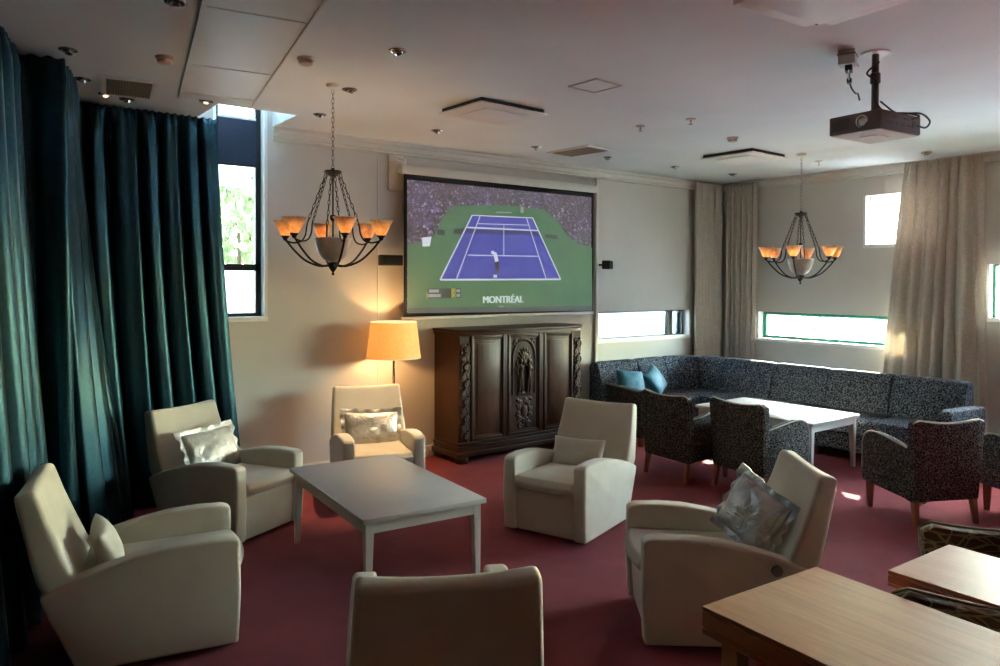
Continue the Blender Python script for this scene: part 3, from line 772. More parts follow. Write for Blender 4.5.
SCREEN_POLYS = [
    ([(3.561, 2.101), (3.752, 2.134), (3.854, 2.188), (3.959, 2.393), (4.092, 2.506), (4.655, 2.549), (5.272, 2.539), (5.469, 2.414), (5.604, 2.269), (5.777, 2.186), (5.996, 2.141), (6.001, 1.468), (3.562, 1.491)], 1),
    ([(4.311, 2.424), (5.106, 2.439), (5.513, 1.774), (3.928, 1.763)], 2),
    ([(4.24, 2.295), (5.183, 2.301), (5.215, 2.248), (4.218, 2.232)], 4),
    ([(3.562, 1.491), (6.001, 1.468), (6.001, 1.411), (3.562, 1.439)], 9),
    ([(3.721, 2.172), (3.829, 2.187), (3.808, 2.092), (3.726, 2.085)], 3),
    ([(4.092, 2.272), (4.215, 2.287), (4.201, 2.225), (4.082, 2.226)], 5),
    ([(5.273, 2.268), (5.47, 2.263), (5.457, 2.218), (5.29, 2.231)], 5),
    ([(3.893, 2.263), (3.985, 2.254), (3.98, 2.204), (3.893, 2.205)], 5),
    ([(4.611, 2.476), (4.819, 2.483), (4.819, 2.472), (4.611, 2.464)], 8),
    ([(4.941, 2.544), (4.981, 2.546), (4.981, 2.486), (4.941, 2.483)], 8),
    ([(4.575, 2.059), (4.622, 2.051), (4.651, 1.96), (4.604, 1.947)], 3),
    ([(4.551, 2.063), (4.586, 2.069), (4.592, 2.031), (4.557, 2.031)], 3),
    ([(4.604, 1.952), (4.657, 1.962), (4.652, 1.877), (4.605, 1.876)], 5),
    ([(4.61, 1.881), (4.634, 1.882), (4.628, 1.815), (4.599, 1.815)], 6),
    ([(4.637, 1.882), (4.657, 1.882), (4.652, 1.842), (4.634, 1.841)], 6),
    ([(4.581, 1.817), (4.628, 1.818), (4.628, 1.787), (4.582, 1.787)], 3),
    ([(3.783, 1.675), (4.175, 1.678), (4.176, 1.58), (3.783, 1.58)], 5),
    ([(3.799, 1.666), (3.913, 1.667), (3.913, 1.638), (3.799, 1.637)], 8),
    ([(3.788, 1.622), (3.934, 1.623), (3.934, 1.591), (3.789, 1.591)], 8),
    ([(4.062, 1.678), (4.11, 1.678), (4.11, 1.583), (4.062, 1.583)], 7),
    ([(4.121, 1.667), (4.164, 1.666), (4.165, 1.639), (4.121, 1.639)], 8),
    ([(4.121, 1.621), (4.165, 1.621), (4.165, 1.591), (4.121, 1.592)], 8),
    ([(3.77, 1.635), (3.783, 1.635), (3.783, 1.575), (3.771, 1.575)], 7),
    ([(4.659, 1.487), (4.718, 1.488), (4.718, 1.479), (4.659, 1.478)], 8),
]
SCREEN_LINES = [
    ((3.928, 1.763), (5.513, 1.774), 0.016, 3),
    ((4.311, 2.422), (5.106, 2.437), 0.009, 3),
    ((4.311, 2.424), (3.928, 1.763), 0.014, 3),
    ((5.106, 2.439), (5.513, 1.774), 0.014, 3),
    ((4.41, 2.423), (4.121, 1.773), 0.01, 3),
    ((5.019, 2.435), (5.302, 1.776), 0.01, 3),
    ((4.257, 2.014), (5.185, 2.024), 0.009, 3),
    ((4.382, 2.34), (5.063, 2.357), 0.007, 3),
    ((4.715, 2.347), (4.716, 2.02), 0.008, 3),
    ((4.24, 2.295), (5.183, 2.304), 0.014, 3),
]
TXT_MONT = (4.709, 1.555, 1.0)
TXT_0 = (4.086, 1.655, 4.086, 1.606)
scr()

def speaker(label, x, y, z, rz):
    t = thing('speaker', label, 'speaker', (x, y, z), rz, 'small wall speakers')
    bm = B(); box(bm, -.11, -.045, -.05, .11, .045, .05); bevel(bm, .008); finish(bm, 'cabinet', M['dark_plastic'], t)
    bm = B(); box(bm, -.10, -.050, -.042, .10, -.045, .042); bevel(bm, .002); finish(bm, 'front_grille', M['black'], t)
    bm = B(); tube(bm, [(0, .04, 0), (0, .10, .0)], .012, 8); finish(bm, 'wall_bracket', M['dark_plastic'], t)
speaker('small black speaker left of the projection screen', 3.38, YB - .10, 1.945, R(0))
speaker('small black speaker right of the projection screen', 6.19, YB - .16, 1.945, R(35))

# ================================================================== cream armchairs
def make_armchair(label):
    t = thing('armchair', label, 'armchair')
    cr = M['cream']
    # base with the front panel
    bm = B(); prism(bm, [(-.395, .025), (-.408, .20), (-.405, .315), (.20, .315), (.20, .025)], -.235, .235); bevel(bm, .012, 3); finish(bm, 'base', cr, t)
    # arms: side panels that sweep down to the back
    prof = [(-.42, .025), (-.432, .25), (-.428, .505), (-.415, .525), (-.38, .533), (-.26, .535), (-.12, .527), (.02, .503), (.15, .470), (.28, .430), (.395, .380), (.345, .25), (.25, .025)]
    for s in (-1, 1):
        bm = B(); prism(bm, prof, s * .228, s * .33)
        for v in bm.verts:
            if abs(v.co.x) > .3 and v.co.y < -.3: v.co.x -= s * .008
        bevel(bm, .018, 3, 40); finish(bm, 'arm', cr, t)
    # back rest: leaning slab, narrower at its top
    rows = [(.30, .190, .335, .312), (.43, .250, .405, .318), (.55, .300, .435, .310), (.70, .358, .468, .300), (.825, .404, .494, .290)]
    bm = B(); prev = None; nx = 8
    rings = []
    for i, (z, yf, yr, hw) in enumerate(rows):
        ring = []
        dip = .012 if i == len(rows) - 1 else 0
        for k in range(nx + 1):
            x = -hw + 2 * hw * k / nx; c = 1 - (2 * k / nx - 1) ** 2
            ring.append(bm.verts.new((x, yf + .016 * c * (i > 0), z + (.016 if i == len(rows) - 1 else 0) - dip * c)))
        for k in range(nx, -1, -1):
            x = -hw + 2 * hw * k / nx; c = 1 - (2 * k / nx - 1) ** 2
            ring.append(bm.verts.new((x, yr, z - dip * c)))
        rings.append(ring)
    n = len(rings[0])
    for a, b in zip(rings, rings[1:]):
        for k in range(n): bm.faces.new((a[k], a[(k + 1) % n], b[(k + 1) % n], b[k]))
    for ring, fl in ((rings[0], 1), (rings[-1], 0)):
        for k in range(nx): bm.faces.new((ring[k], ring[k + 1], ring[n - 2 - k], ring[n - 1 - k]))
    bevel(bm, .028, 4, 50); finish(bm, 'backrest', cr, t)
    # lower back panel closing the rear
    bm = B(); hexa(bm, [(-.235, .06, .025), (.235, .06, .025), (.235, .247, .025), (-.235, .247, .025)], [(-.235, .20, .40), (.235, .20, .40), (.235, .398, .40), (-.235, .398, .40)])
    finish(bm, 'rear_panel', cr, t)
    # seat cushion, bowed front
    bm = B(); nx = 10; P0 = []
    for z, sh in ((.326, -.03), (.37, .03), (.408, -.02)):
        row = []
        for k in range(nx + 1):
            u = 2 * k / nx - 1; row.append(bm.verts.new((.224 * u, -.428 - .032 * (1 - u * u) - sh * .5, z + .006 * (1 - u * u) * (z > .4))))
        for k in range(nx, -1, -1):
            u = 2 * k / nx - 1; row.append(bm.verts.new((.224 * u, .245 if z > .35 else .19, z - (.012 if z > .4 else 0))))
        P0.append(row)
    n = len(P0[0])
    for a, b in zip(P0, P0[1:]):
        for k in range(n): bm.faces.new((a[k], a[(k + 1) % n], b[(k + 1) % n], b[k]))
    for ring in (P0[0], P0[-1]):
        for k in range(nx): bm.faces.new((ring[k], ring[k + 1], ring[n - 2 - k], ring[n - 1 - k]))
    bevel(bm, .014, 3, 50); finish(bm, 'seat_cushion', cr, t)
    bm = B(); lathe(bm, [(.001, 0), (.20, 0), (.20, .012), (.17, .026), (.001, .026)], 32, (0, -.06, 0)); finish(bm, 'swivel_base', M['dark_plastic'], t)
    return t

GA = 'cream armchairs around the low white table'
s_ = 1.75 / 1.7
CH = {
 'A': (.745 * s_, 3.835 * s_, 1.354), 'B': (1.547 * s_, 5.222 * s_, .477), 'C': (2.763 * s_, 5.36 * s_, -.30),
 'D': (3.533 * s_, 3.859 * s_, -1.231), 'E': (3.118 * s_ - .04, 2.266 * s_ + .03, -2.253), 'F': (1.465, 2.335, 2.66)}
LAB = {
 'A': 'cream armchair at the left edge, seen from the side with a small cream pillow',
 'B': 'cream armchair against the teal curtain holding a silver cushion',
 'C': 'cream armchair under the floor lamp holding a gold lit silver cushion',
 'D': 'cream armchair in front of the carved cabinet with a small cream pillow',
 'E': 'cream armchair beside the wooden tables, holding a silver blue satin cushion',
 'F': 'cream armchair seen from behind at the bottom edge'}
root = None
for k in 'ABCDEF':
    x, y, r = CH[k]
    if root is None:
        root = make_armchair(LAB[k]); root.location = (x, y, 0); root.rotation_euler = (0, 0, r); root['group'] = GA
    else:
        q = dup(root, LAB[k], (x, y, 0), r, GA)
        if k == 'E':
            bm = B(); tube(bm, [(.325, .19, .40), (.350, .19, .40)], .026, 16); bevel(bm, .006)
            h = finish(bm, 'handle', M['handle'], q); h['label'] = 'small round grey handle on the outer side'

def pillow(bm, w, h, th, flange=0, n=22, seed=0, wr=.006):
    grid = {}
    for s in (1, -1):
        for i in range(n + 1):
            for j in range(n + 1):
                u, v = 2 * i / n - 1, 2 * j / n - 1
                e = (max(0, 1 - abs(u) ** 2.6) * max(0, 1 - abs(v) ** 2.6)) ** .45
                pin = 1 - .06 * (1 - abs(v)) * abs(u) ** 4, 1 - .08 * (1 - abs(u)) * abs(v) ** 4
                x, z = u * w / 2 * pin[0], v * h / 2 * pin[1]
                wz = noise.noise(Vector((x * 9 + seed, z * 9, s * 3.1))) * wr * 2 + noise.noise(Vector((x * 22, z * 22 + seed, s))) * wr
                y = s * (th / 2 * e + wz * e)
                if i in (0, n) or j in (0, n):
                    if s == -1: grid[(s, i, j)] = grid[(1, i, j)]; continue
                    y = 0
                grid[(s, i, j)] = bm.verts.new((x, y, z))
        for i in range(n):
            for j in range(n):
                bm.faces.new([grid[(s, a, b)] for a, b in ((i, j), (i + 1, j), (i + 1, j + 1), (i, j + 1))])
    return grid

def rim(bm, w, h, fl, seed=0, n=28):
    """wavy flat flange round a cushion"""
    path = []
    for k in range(n): path.append((-1 + 2 * k / n, -1))
    for k in range(n): path.append((1, -1 + 2 * k / n))
    for k in range(n): path.append((1 - 2 * k / n, 1))
    for k in range(n): path.append((-1, 1 - 2 * k / n))
    rows = []
    for d, yy in ((-.012, 0), (0, .004), (fl, .003), (fl, -.003), (0, -.004)):
        row = []
        for q, (u, v) in enumerate(path):
            amp = .012 * math.sin(q * .9 + seed) * (d / fl if d > 0 else 0) + .007 * math.sin(q * .37 + seed * 2) * (d > 0)
            sx, sz = (max(-1, min(1, u * 1.0001))), v
            x = u * w / 2 * (1 - .06 * (1 - abs(v)) * abs(u) ** 4); z = v * h / 2 * (1 - .08 * (1 - abs(u)) * abs(v) ** 4)
            L = max(abs(u), abs(v)); ox = d * (1 if u >= .999 else -1 if u <= -.999 else 0); oz = d * (1 if v >= .999 else -1 if v <= -.999 else 0)
            row.append(bm.verts.new((x + ox, yy + amp, z + oz)))
        rows.append(row)
    m = len(path)
    for a, b in zip(rows, rows[1:] + rows[:1]):
        for k in range(m): bm.faces.new((a[k], a[(k + 1) % m], b[(k + 1) % m], b[k]))

def place_in(o, ch, lx, ly, lz, tilt, spin=0, yaw_=0):
    x, y, r = CH[ch]
    base = Matrix.Translation((x, y, 0)) @ Matrix.Rotation(r, 4, 'Z')
    o.matrix_world = base @ Matrix.Translation((lx, ly, lz)) @ Matrix.Rotation(yaw_, 4, 'Z') @ Matrix.Rotation(tilt, 4, 'X') @ Matrix.Rotation(spin, 4, 'Y')

def satin_cushion(label, ch, w, h, lx, ly, lz, tilt, spin, yw, seed):
    t = thing('cushion', label, 'cushion', group='silver satin cushions')
    bm = B(); pillow(bm, w, h, .13, seed=seed, wr=.009); finish(bm, 'filling', M['satin'], t, True, 180)
    bm = B(); rim(bm, w, h, .032, seed); finish(bm, 'flange', M['satin_rim'], t, True, 60)
    place_in(t, ch, lx, ly, lz, tilt, spin, yw)
TL = -R(22)
satin_cushion('silver satin cushion with ruffled edge on the armchair by the teal curtain', 'B', .50, .34, .0, .13, .515, TL, R(1), R(6), 1)
satin_cushion('gold lit silver satin cushion on the armchair under the floor lamp', 'C', .46, .33, -.01, .12, .485, TL, R(2), 0, 4)
satin_cushion('silver blue satin cushion propped across the armchair beside the wooden tables', 'E', .38, .30, -.01, .18, .555, TL, R(18), R(30), 9)
def small_pillow(label, ch, w, h, lx, ly, lz, tilt, yw=0, spin=0):
    bm = B(); pillow(bm, w, h, .11, seed=lx * 9, wr=.003)
    o = tag(finish(bm, 'pillow', M['cream_cushion'], None, True, 180), label, 'pillow', 'small cream pillows'); place_in(o, ch, lx, ly, lz, tilt, spin, yw)
small_pillow('small cream pillow on the armchair at the left edge', 'A', .40, .23, -.02, .15, .478, TL, R(6))
small_pillow('small cream pillow on the armchair in front of the carved cabinet', 'D', .40, .23, -.03, .14, .475, TL, R(8))

# ================================================================== low white tables
def white_table(label, corners_c, sx, sy, h, rz, leg=.05, ap=.06):
    t = thing('coffee_table', label, 'coffee table', (*corners_c, 0), rz, 'low white tables')
    hx, hy = sx / 2, sy / 2
    bm = B(); box(bm, -hx, -hy, h - .028, hx, hy, h); bevel(bm, .003, 2); finish(bm, 'tabletop', M['white_laminate'], t)
    bm = B(); i = .025
    for a in ((-hx + i, -hy + i, hx - i, -hy + i + .022), (-hx + i, hy - i - .022, hx - i, hy - i), (-hx + i, -hy + i + .022, -hx + i + .022, hy - i - .022), (hx - i - .022, -hy + i + .022, hx - i, hy - i - .022)):
        box(bm, a[0], a[1], h - .028 - ap, a[2], a[3], h - .028)
    finish(bm, 'apron', M['white_wood'], t, smooth=False)
    for a in (-1, 1):
        for b in (-1, 1):
            bm = B(); X, Y = a * (hx - i - leg / 2 + .002), b * (hy - i - leg / 2 + .002); q = leg / 2; w_ = leg * .31
            X2, Y2 = X + a * (q - w_) * .8, Y + b * (q - w_) * .8
            hexa(bm, [(X2 - w_, Y2 - w_, 0), (X2 + w_, Y2 - w_, 0), (X2 + w_, Y2 + w_, 0), (X2 - w_, Y2 + w_, 0)], [(X - q, Y - q, h - .028), (X + q, Y - q, h - .028), (X + q, Y + q, h - .028), (X - q, Y + q, h - .028)])
            bevel(bm, .003, 1); finish(bm, 'leg', M['white_wood'], t)
    return t
white_table('low white table with slim legs among the cream armchairs', (2.163, 4.122), .755, 1.285, .50, R(-4.2))
white_table('long low white table in front of the patterned sofa', (6.53, 4.21), .82, 1.28, .50, 0, .055)

# ================================================================== wooden tables (right foreground)
def wood_table(label, cx, cy, sx, sy, rz, h, th, top, edge, pedestal=False):
    t = thing('wooden_table', label, 'table', (cx, cy, 0), rz, 'wooden tables')
    hx, hy = sx / 2, sy / 2
    bm = B(); box(bm, -hx, -hy, h - .014, hx, hy, h); bevel(bm, .002, 1); finish(bm, 'tabletop', top, t)
    bm = B(); box(bm, -hx + .001, -hy + .001, h - th * .75, hx - .001, hy - .001, h - .018); box(bm, -hx + .005, -hy + .005, h - .018, hx - .005, hy - .005, h - .014)
    box(bm, -hx + .005, -hy + .005, h - th * .80, hx - .005, hy - .005, h - th * .75); finish(bm, 'edge_band', edge, t, smooth=False)
    bm = B(); box(bm, -hx + .001, -hy + .001, h - th, hx - .001, hy - .001, h - th * .80); finish(bm, 'under_frame', edge, t, smooth=False)
    if pedestal:
        bm = B(); lathe(bm, [(.032, .02), (.032, h - th - .02), (.10, h - th - .018), (.10, h - th)], 20); finish(bm, 'column', M['dark_frame'], t)
        bm = B(); box(bm, -.20, -.20, 0, .20, .20, .022); bevel(bm, .006); finish(bm, 'foot_plate', M['dark_frame'], t)
        return
    for a in (-1, 1):
        for b in (-1, 1):
            bm = B(); X, Y = a * (hx - .07), b * (hy - .07); box(bm, X - .03, Y - .03, 0, X + .03, Y + .03, h - th); bevel(bm, .004, 1); finish(bm, 'leg', edge, t)
def tab(a, b, L):
    """far end of the table from a to b, length L towards the viewer"""
    dx, dy = b[0] - a[0], b[1] - a[1]; w = math.hypot(dx, dy); r = math.atan2(dy, dx)
    return (a[0] + b[0]) / 2 + math.sin(r) * L / 2, (a[1] + b[1]) / 2 - math.cos(r) * L / 2, w, L, r
wood_table('honey coloured wooden table in the bottom right corner', *tab((1.866, 1.447), (2.447, 1.410), 1.3), .75, .085, M['oak'], M['oak_edge'])
wood_table('red brown wooden table at the right edge', *tab((2.62, 1.245), (3.068, 1.23), 1.25), .75, .055, M['redwood'], M['redwood_edge'], True)

# ================================================================== patterned low armchairs
def make_low_chair(label, cat, fab, name='low_armchair', seatmat=None, pip=None):
    t = thing(name, label, cat)
    seatmat = seatmat or M['seat_teal']; pip = pip or M['piping']
    zb = .19
    prof = [(.255, zb - .01), (-.285, zb + .015), (-.285, .49), (-.278, .535), (-.25, .575), (-.20, .598), (-.14, .603), (-.04, .592), (.10, .568), (.215, .552), (.235, .50)]
    for s in (-1, 1):
        bm = B(); prism(bm, prof, s * .205, s * .277); bevel(bm, .010, 2, 40); finish(bm, 'arm', fab, t)
        bm = B(); tube(bm, curve([(s * .272, -y - .0 if False else y, z) for y, z in [(-.287, .30), (-.287, .49), (-.278, .54), (-.245, .582), (-.19, .604), (-.14, .608), (-.04, .597), (.10, .573), (.205, .556)]], 4), .0055, 6); finish(bm, 'piping', pip, t)
    # back, gently dished along its top
    nx = 12; rows = [(zb - .015, .185, .262, .272), (.40, .190, .275, .276), (.60, .205, .288, .284), (.72, .222, .296, .292)]
    bm = B(); rings = []
    for i, (z, yf, yr, hw) in enumerate(rows):
        ring = []
        for side, yy in ((1, yf), (-1, yr)):
            for k in (range(nx + 1) if side == 1 else range(nx, -1, -1)):
                u = 2 * k / nx - 1; dz = 0
                if i == len(rows) - 1: dz = .052 - .030 * (1 - u * u) - .03 * max(0, abs(u) - .86) / .14
                ring.append(bm.verts.new((hw * u, yy + (.02 * (1 - u * u) if i else 0), z + dz)))
        rings.append(ring)
    n = len(rings[0])
    for a, b in zip(rings, rings[1:]):
        for k in range(n): bm.faces.new((a[k], a[(k + 1) % n], b[(k + 1) % n], b[k]))
    for ring in (rings[0], rings[-1]):
        for k in range(nx): bm.faces.new((ring[k], ring[k + 1], ring[n - 2 - k], ring[n - 1 - k]))
    bevel(bm, .010, 2, 50); finish(bm, 'backrest', fab, t)
    bm = B(); pts = []
    for k in range(nx + 1):
        u = 2 * k / nx - 1; pts.append((.292 * u, .275 + .02 * (1 - u * u), .775 - .030 * (1 - u * u) - .03 * max(0, abs(u) - .86) / .14))
    tube(bm, pts, .0055, 6); finish(bm, 'back_piping', pip, t)
    bm = B(); box(bm, -.21, -.275, zb - .005, .21, .22, .31); bevel(bm, .006, 1); finish(bm, 'seat_frame', fab, t)
    bm = B(); box(bm, -.203, -.29, .31, .203, .20, .435); bevel(bm, .03, 3); finish(bm, 'seat_cushion', seatmat, t)
    for a in (-1, 1):
        for b, sp in ((-1, 0), (1, .03)):
            bm = B(); X, Y = a * .24, b * .235; q, w_ = .021, .014
            hexa(bm, [(X + a * sp * .3 - w_, Y + sp - w_, 0), (X + a * sp * .3 + w_, Y + sp - w_, 0), (X + a * sp * .3 + w_, Y + sp + w_, 0), (X + a * sp * .3 - w_, Y + sp + w_, 0)],
                 [(X - q, Y - q, zb + .01), (X + q, Y - q, zb + .01), (X + q, Y + q, zb + .01), (X - q, Y + q, zb + .01)])
            finish(bm, 'leg', M['chair_leg'], t)
    return t
GL = 'dark patterned low armchairs'
def rear_pose(ax, ay, bx, by, face):
    """rear left / rear right leg (seen from behind) and facing -> location, rotation"""
    m = Vector(((ax + bx) / 2, (ay + by) / 2)); f = Vector(face).normalized()
    r = math.atan2(f.x, -f.y); return (m.x + f.x * .255, m.y + f.y * .255, 0), r
LOW = [('dark patterned armchair seen from behind, nearest the screen wall', (5.17, 4.66, 5.12, 4.13), (.992, -.10)),
       ('dark patterned armchair seen from behind, in the middle at the long white table', (5.32, 4.02, 5.24, 3.46), (.992, -.12)),
       ('dark patterned armchair standing alone right of the long white table', (5.55, 2.45, 6.0, 2.23), (.44, .90))]
proto = None
for lab, q, f in LOW:
    loc, r = rear_pose(*q, f)
    if proto is None: proto = make_low_chair(lab, 'armchair', M['maze_dark']); proto.location = loc; proto.rotation_euler = (0, 0, r); proto['group'] = GL
    else: dup(proto, lab, loc, r, GL)
dup(proto, 'dark patterned armchair cut off at the right edge, with teal seat', (6.555, 2.0, 0), 2.772, GL)
GK = 'brown leaf patterned armchairs'
k1 = make_low_chair('brown armchair with green leaf pattern behind the red brown table', 'armchair', M['leaf'], 'leaf_armchair', M['leaf'], M['leaf_piping'])
k1.location = (3.19, 1.00, 0); k1.rotation_euler = (0, 0, math.atan2(-.75, .66)); k1['group'] = GK
loc, r = (2.335, .775, 0), math.atan2(-.9, .42)
dup(k1, 'brown armchair with green leaf pattern between the two wooden tables', loc, r, GK, (1, 1, .995))

# ================================================================== corner sofa
def sofa():
    t = thing('corner_sofa', 'long dark blue patterned corner sofa under the slit windows', 'sofa')
    fab = M['maze']
    YO, XO, RC = 6.30, 7.80, .62            # outer back line and corner radius
    cx, cy = XO - RC, YO - RC
    L1 = cx - 6.02; La = RC * PI / 2; L2 = cy - 2.92
    def pt(s, d):
        if s < L1: return (6.02 + s, YO - d)
        if s < L1 + La:
            a = PI / 2 - (s - L1) / RC; return (cx + (RC - d) * math.cos(a), cy + (RC - d) * math.sin(a))
        return (XO - d, cy - (s - L1 - La))
    prof = [(.0, .20), (.0, .765), (.02, .80), (.06, .818), (.10, .815), (.135, .79), (.19, .62), (.235, .44), (.235, .40), (.10, .30), (.10, .20)]
    tot = L1 + La + L2
    cuts = [0, .66, 1.16, L1 + La * .62, L1 + La + .05, L1 + La + .73, L1 + La + 1.40, L1 + La + 2.07, tot]
    for a, b in zip(cuts, cuts[1:]):
        bm = B(); n = max(4, int((b - a) / .06)); rings = []
        for i in range(n + 1):
            s = a + .006 + (b - a - .012) * i / n; e = min(i, n - i)
            rings.append([bm.verts.new((*pt(s, d + (.006 if e == 0 and .05 < d < .24 else 0)), z - (.008 if e == 0 and z > .7 else 0))) for d, z in prof])
        m = len(prof)
        for p, q in zip(rings, rings[1:]):
            for k in range(m): bm.faces.new((p[k], p[(k + 1) % m], q[(k + 1) % m], q[k]))
        bm.faces.new(rings[0]); bm.faces.new(rings[-1])
        finish(bm, 'back_cushion', fab, t, True, 40)
    ys, xs = YO - .80, XO - .76
    def seat(poly):
        bm = B(); prism(bm, poly, .27, .425, 'z'); bevel(bm, .018, 3, 60); finish(bm, 'seat_cushion', fab, t)
    seat([(6.10, YO - .20), (6.10, ys), (6.58, ys), (6.58, YO - .20)])
    seat([(6.584, YO - .20), (6.584, ys), (xs, ys), (xs, YO - .20)])
    arc = [(cx + (RC - .20) * math.cos(a), cy + (RC - .20) * math.sin(a)) for a in [PI / 2 - k * PI / 12 for k in range(7)]]
    seat([(xs + .004, YO - .20)] + arc + [(XO - .20, ys), (xs + .004, ys)])
    for a, b in ((ys - .004, 4.85), (4.846, 4.2), (4.196, 3.55), (3.546, 2.92)): seat([(XO - .20, a), (xs, a), (xs, b), (XO - .20, b)])
    # base frame and plinth
    bm = B(); arc2 = [(cx + (RC - .11) * math.cos(a), cy + (RC - .11) * math.sin(a)) for a in [PI / 2 - k * PI / 12 for k in range(7)]]
    prism(bm, [(6.06, YO - .11)] + arc2 + [(XO - .11, 2.90), (xs + .03, 2.90), (xs + .03, ys + .03), (6.06, ys + .03)], .10, .275, 'z'); finish(bm, 'base_frame', fab, t)
    for (x, y) in ((6.10, 6.12), (6.10, ys + .08), (7.0, 6.12), (xs + .08, ys + .1), (XO - .16, 5.0), (xs + .08, 4.1), (XO - .16, 4.1), (xs + .08, 2.97), (XO - .16, 2.97)):
        bm = B(); hexa(bm, [(x - .018, y - .018, 0), (x + .018, y - .018, 0), (x + .018, y + .018, 0), (x - .018, y + .018, 0)], [(x - .025, y - .025, .10), (x + .025, y - .025, .10), (x + .025, y + .025, .10), (x - .025, y + .025, .10)])
        finish(bm, 'foot', M['chair_leg'], t)
    # splayed left end arm
    bm = B(); A0, A1 = Vector((6.165, 6.30)), Vector((5.83, 5.34)); n = Vector((.944, -.33)) * .10
    p = [A1, A1 + n, A0 + n, A0]
    hexa(bm, [(q.x, q.y, .10) for q in p], [(p[0].x, p[0].y, .592), (p[1].x, p[1].y, .592), (p[2].x, p[2].y, .57), (p[3].x, p[3].y, .57)])
    bevel(bm, .014, 3); finish(bm, 'arm', M['maze_dark'], t)
    bm = B(); q = A1 + n * .5 + Vector((.02, .06)); hexa(bm, [(q.x - .02, q.y - .02, 0), (q.x + .02, q.y - .02, 0), (q.x + .02, q.y + .02, 0), (q.x - .02, q.y + .02, 0)], [(q.x - .028, q.y - .028, .10), (q.x + .028, q.y - .028, .10), (q.x + .028, q.y + .028, .10), (q.x - .028, q.y + .028, .10)])
    finish(bm, 'foot', M['chair_leg'], t)
    # right end arm
    bm = B(); prism(bm, [(xs - .02, .10), (xs - .03, .56), (xs, .61), (xs + .06, .625), (XO - .1, .60), (XO - .05, .58), (XO - .05, .10)], 2.80, 2.915, 'y'); bevel(bm, .02, 3, 40); finish(bm, 'arm', fab, t)
    return t
sofa()
def teal_cushion(label, x, y, z, rz, tilt, w=.36, spin=0):
    bm = B(); pillow(bm, w, w * .9, .13, seed=x, wr=.004)
    o = tag(finish(bm, 'teal_cushion', M['bright_teal'], None, True, 180), label, 'cushion', 'teal cushions on the sofa')
    o.matrix_world = Matrix.Translation((x, y, z)) @ Matrix.Rotation(rz, 4, 'Z') @ Matrix.Rotation(tilt, 4, 'X') @ Matrix.Rotation(spin, 4, 'Y')
teal_cushion('teal cushion leaning by the left arm of the sofa', 6.36, 5.96, .572, R(-12), R(-28), .36, R(8))
teal_cushion('teal cushion standing to the right of the other sofa cushion', 6.76, 5.945, .578, R(14), R(-30), .36, R(-22))

# ================================================================== floor lamp
t = thing('floor_lamp', 'lit floor lamp with cream drum shade behind the armchair', 'floor lamp', (3.312, 6.06, 0))
bm = B(); lathe(bm, [(.001, 0), (.13, 0), (.13, .014), (.12, .022), (.02, .028), (.001, .028)], 32); finish(bm, 'base', M['bronze'], t)
bm = B(); lathe(bm, [(.011, .026), (.011, 1.08), (.016, 1.085), (.016, 1.14), (.001, 1.14)], 14); finish(bm, 'pole', M['chrome'], t)
bm = B(); lathe(bm, [(.250, 1.042), (.210, 1.372), (.207, 1.372), (.247, 1.042)], 48, closed=True); finish(bm, 'lamp_shade', M['shade'], t)
bm = B(); tube(bm, [(math.cos(a) * .248, math.sin(a) * .248, 1.044) for a in [2 * PI * k / 40 for k in range(40)]], .004, 6, closed=True)
tube(bm, [(math.cos(a) * .2085, math.sin(a) * .2085, 1.37) for a in [2 * PI * k / 40 for k in range(40)]], .004, 6, closed=True)
for k in range(3):
    a = 2 * PI * k / 3; tube(bm, [(0, 0, 1.13), (math.cos(a) * .217, math.sin(a) * .217, 1.30)], .002, 5)
finish(bm, 'shade_ring', M['plastic'], t)
bm = B(); ball(bm, (0, 0, 1.19), (.03, .03, .042), 14); finish(bm, 'bulb', M['bulb_lamp'], t)

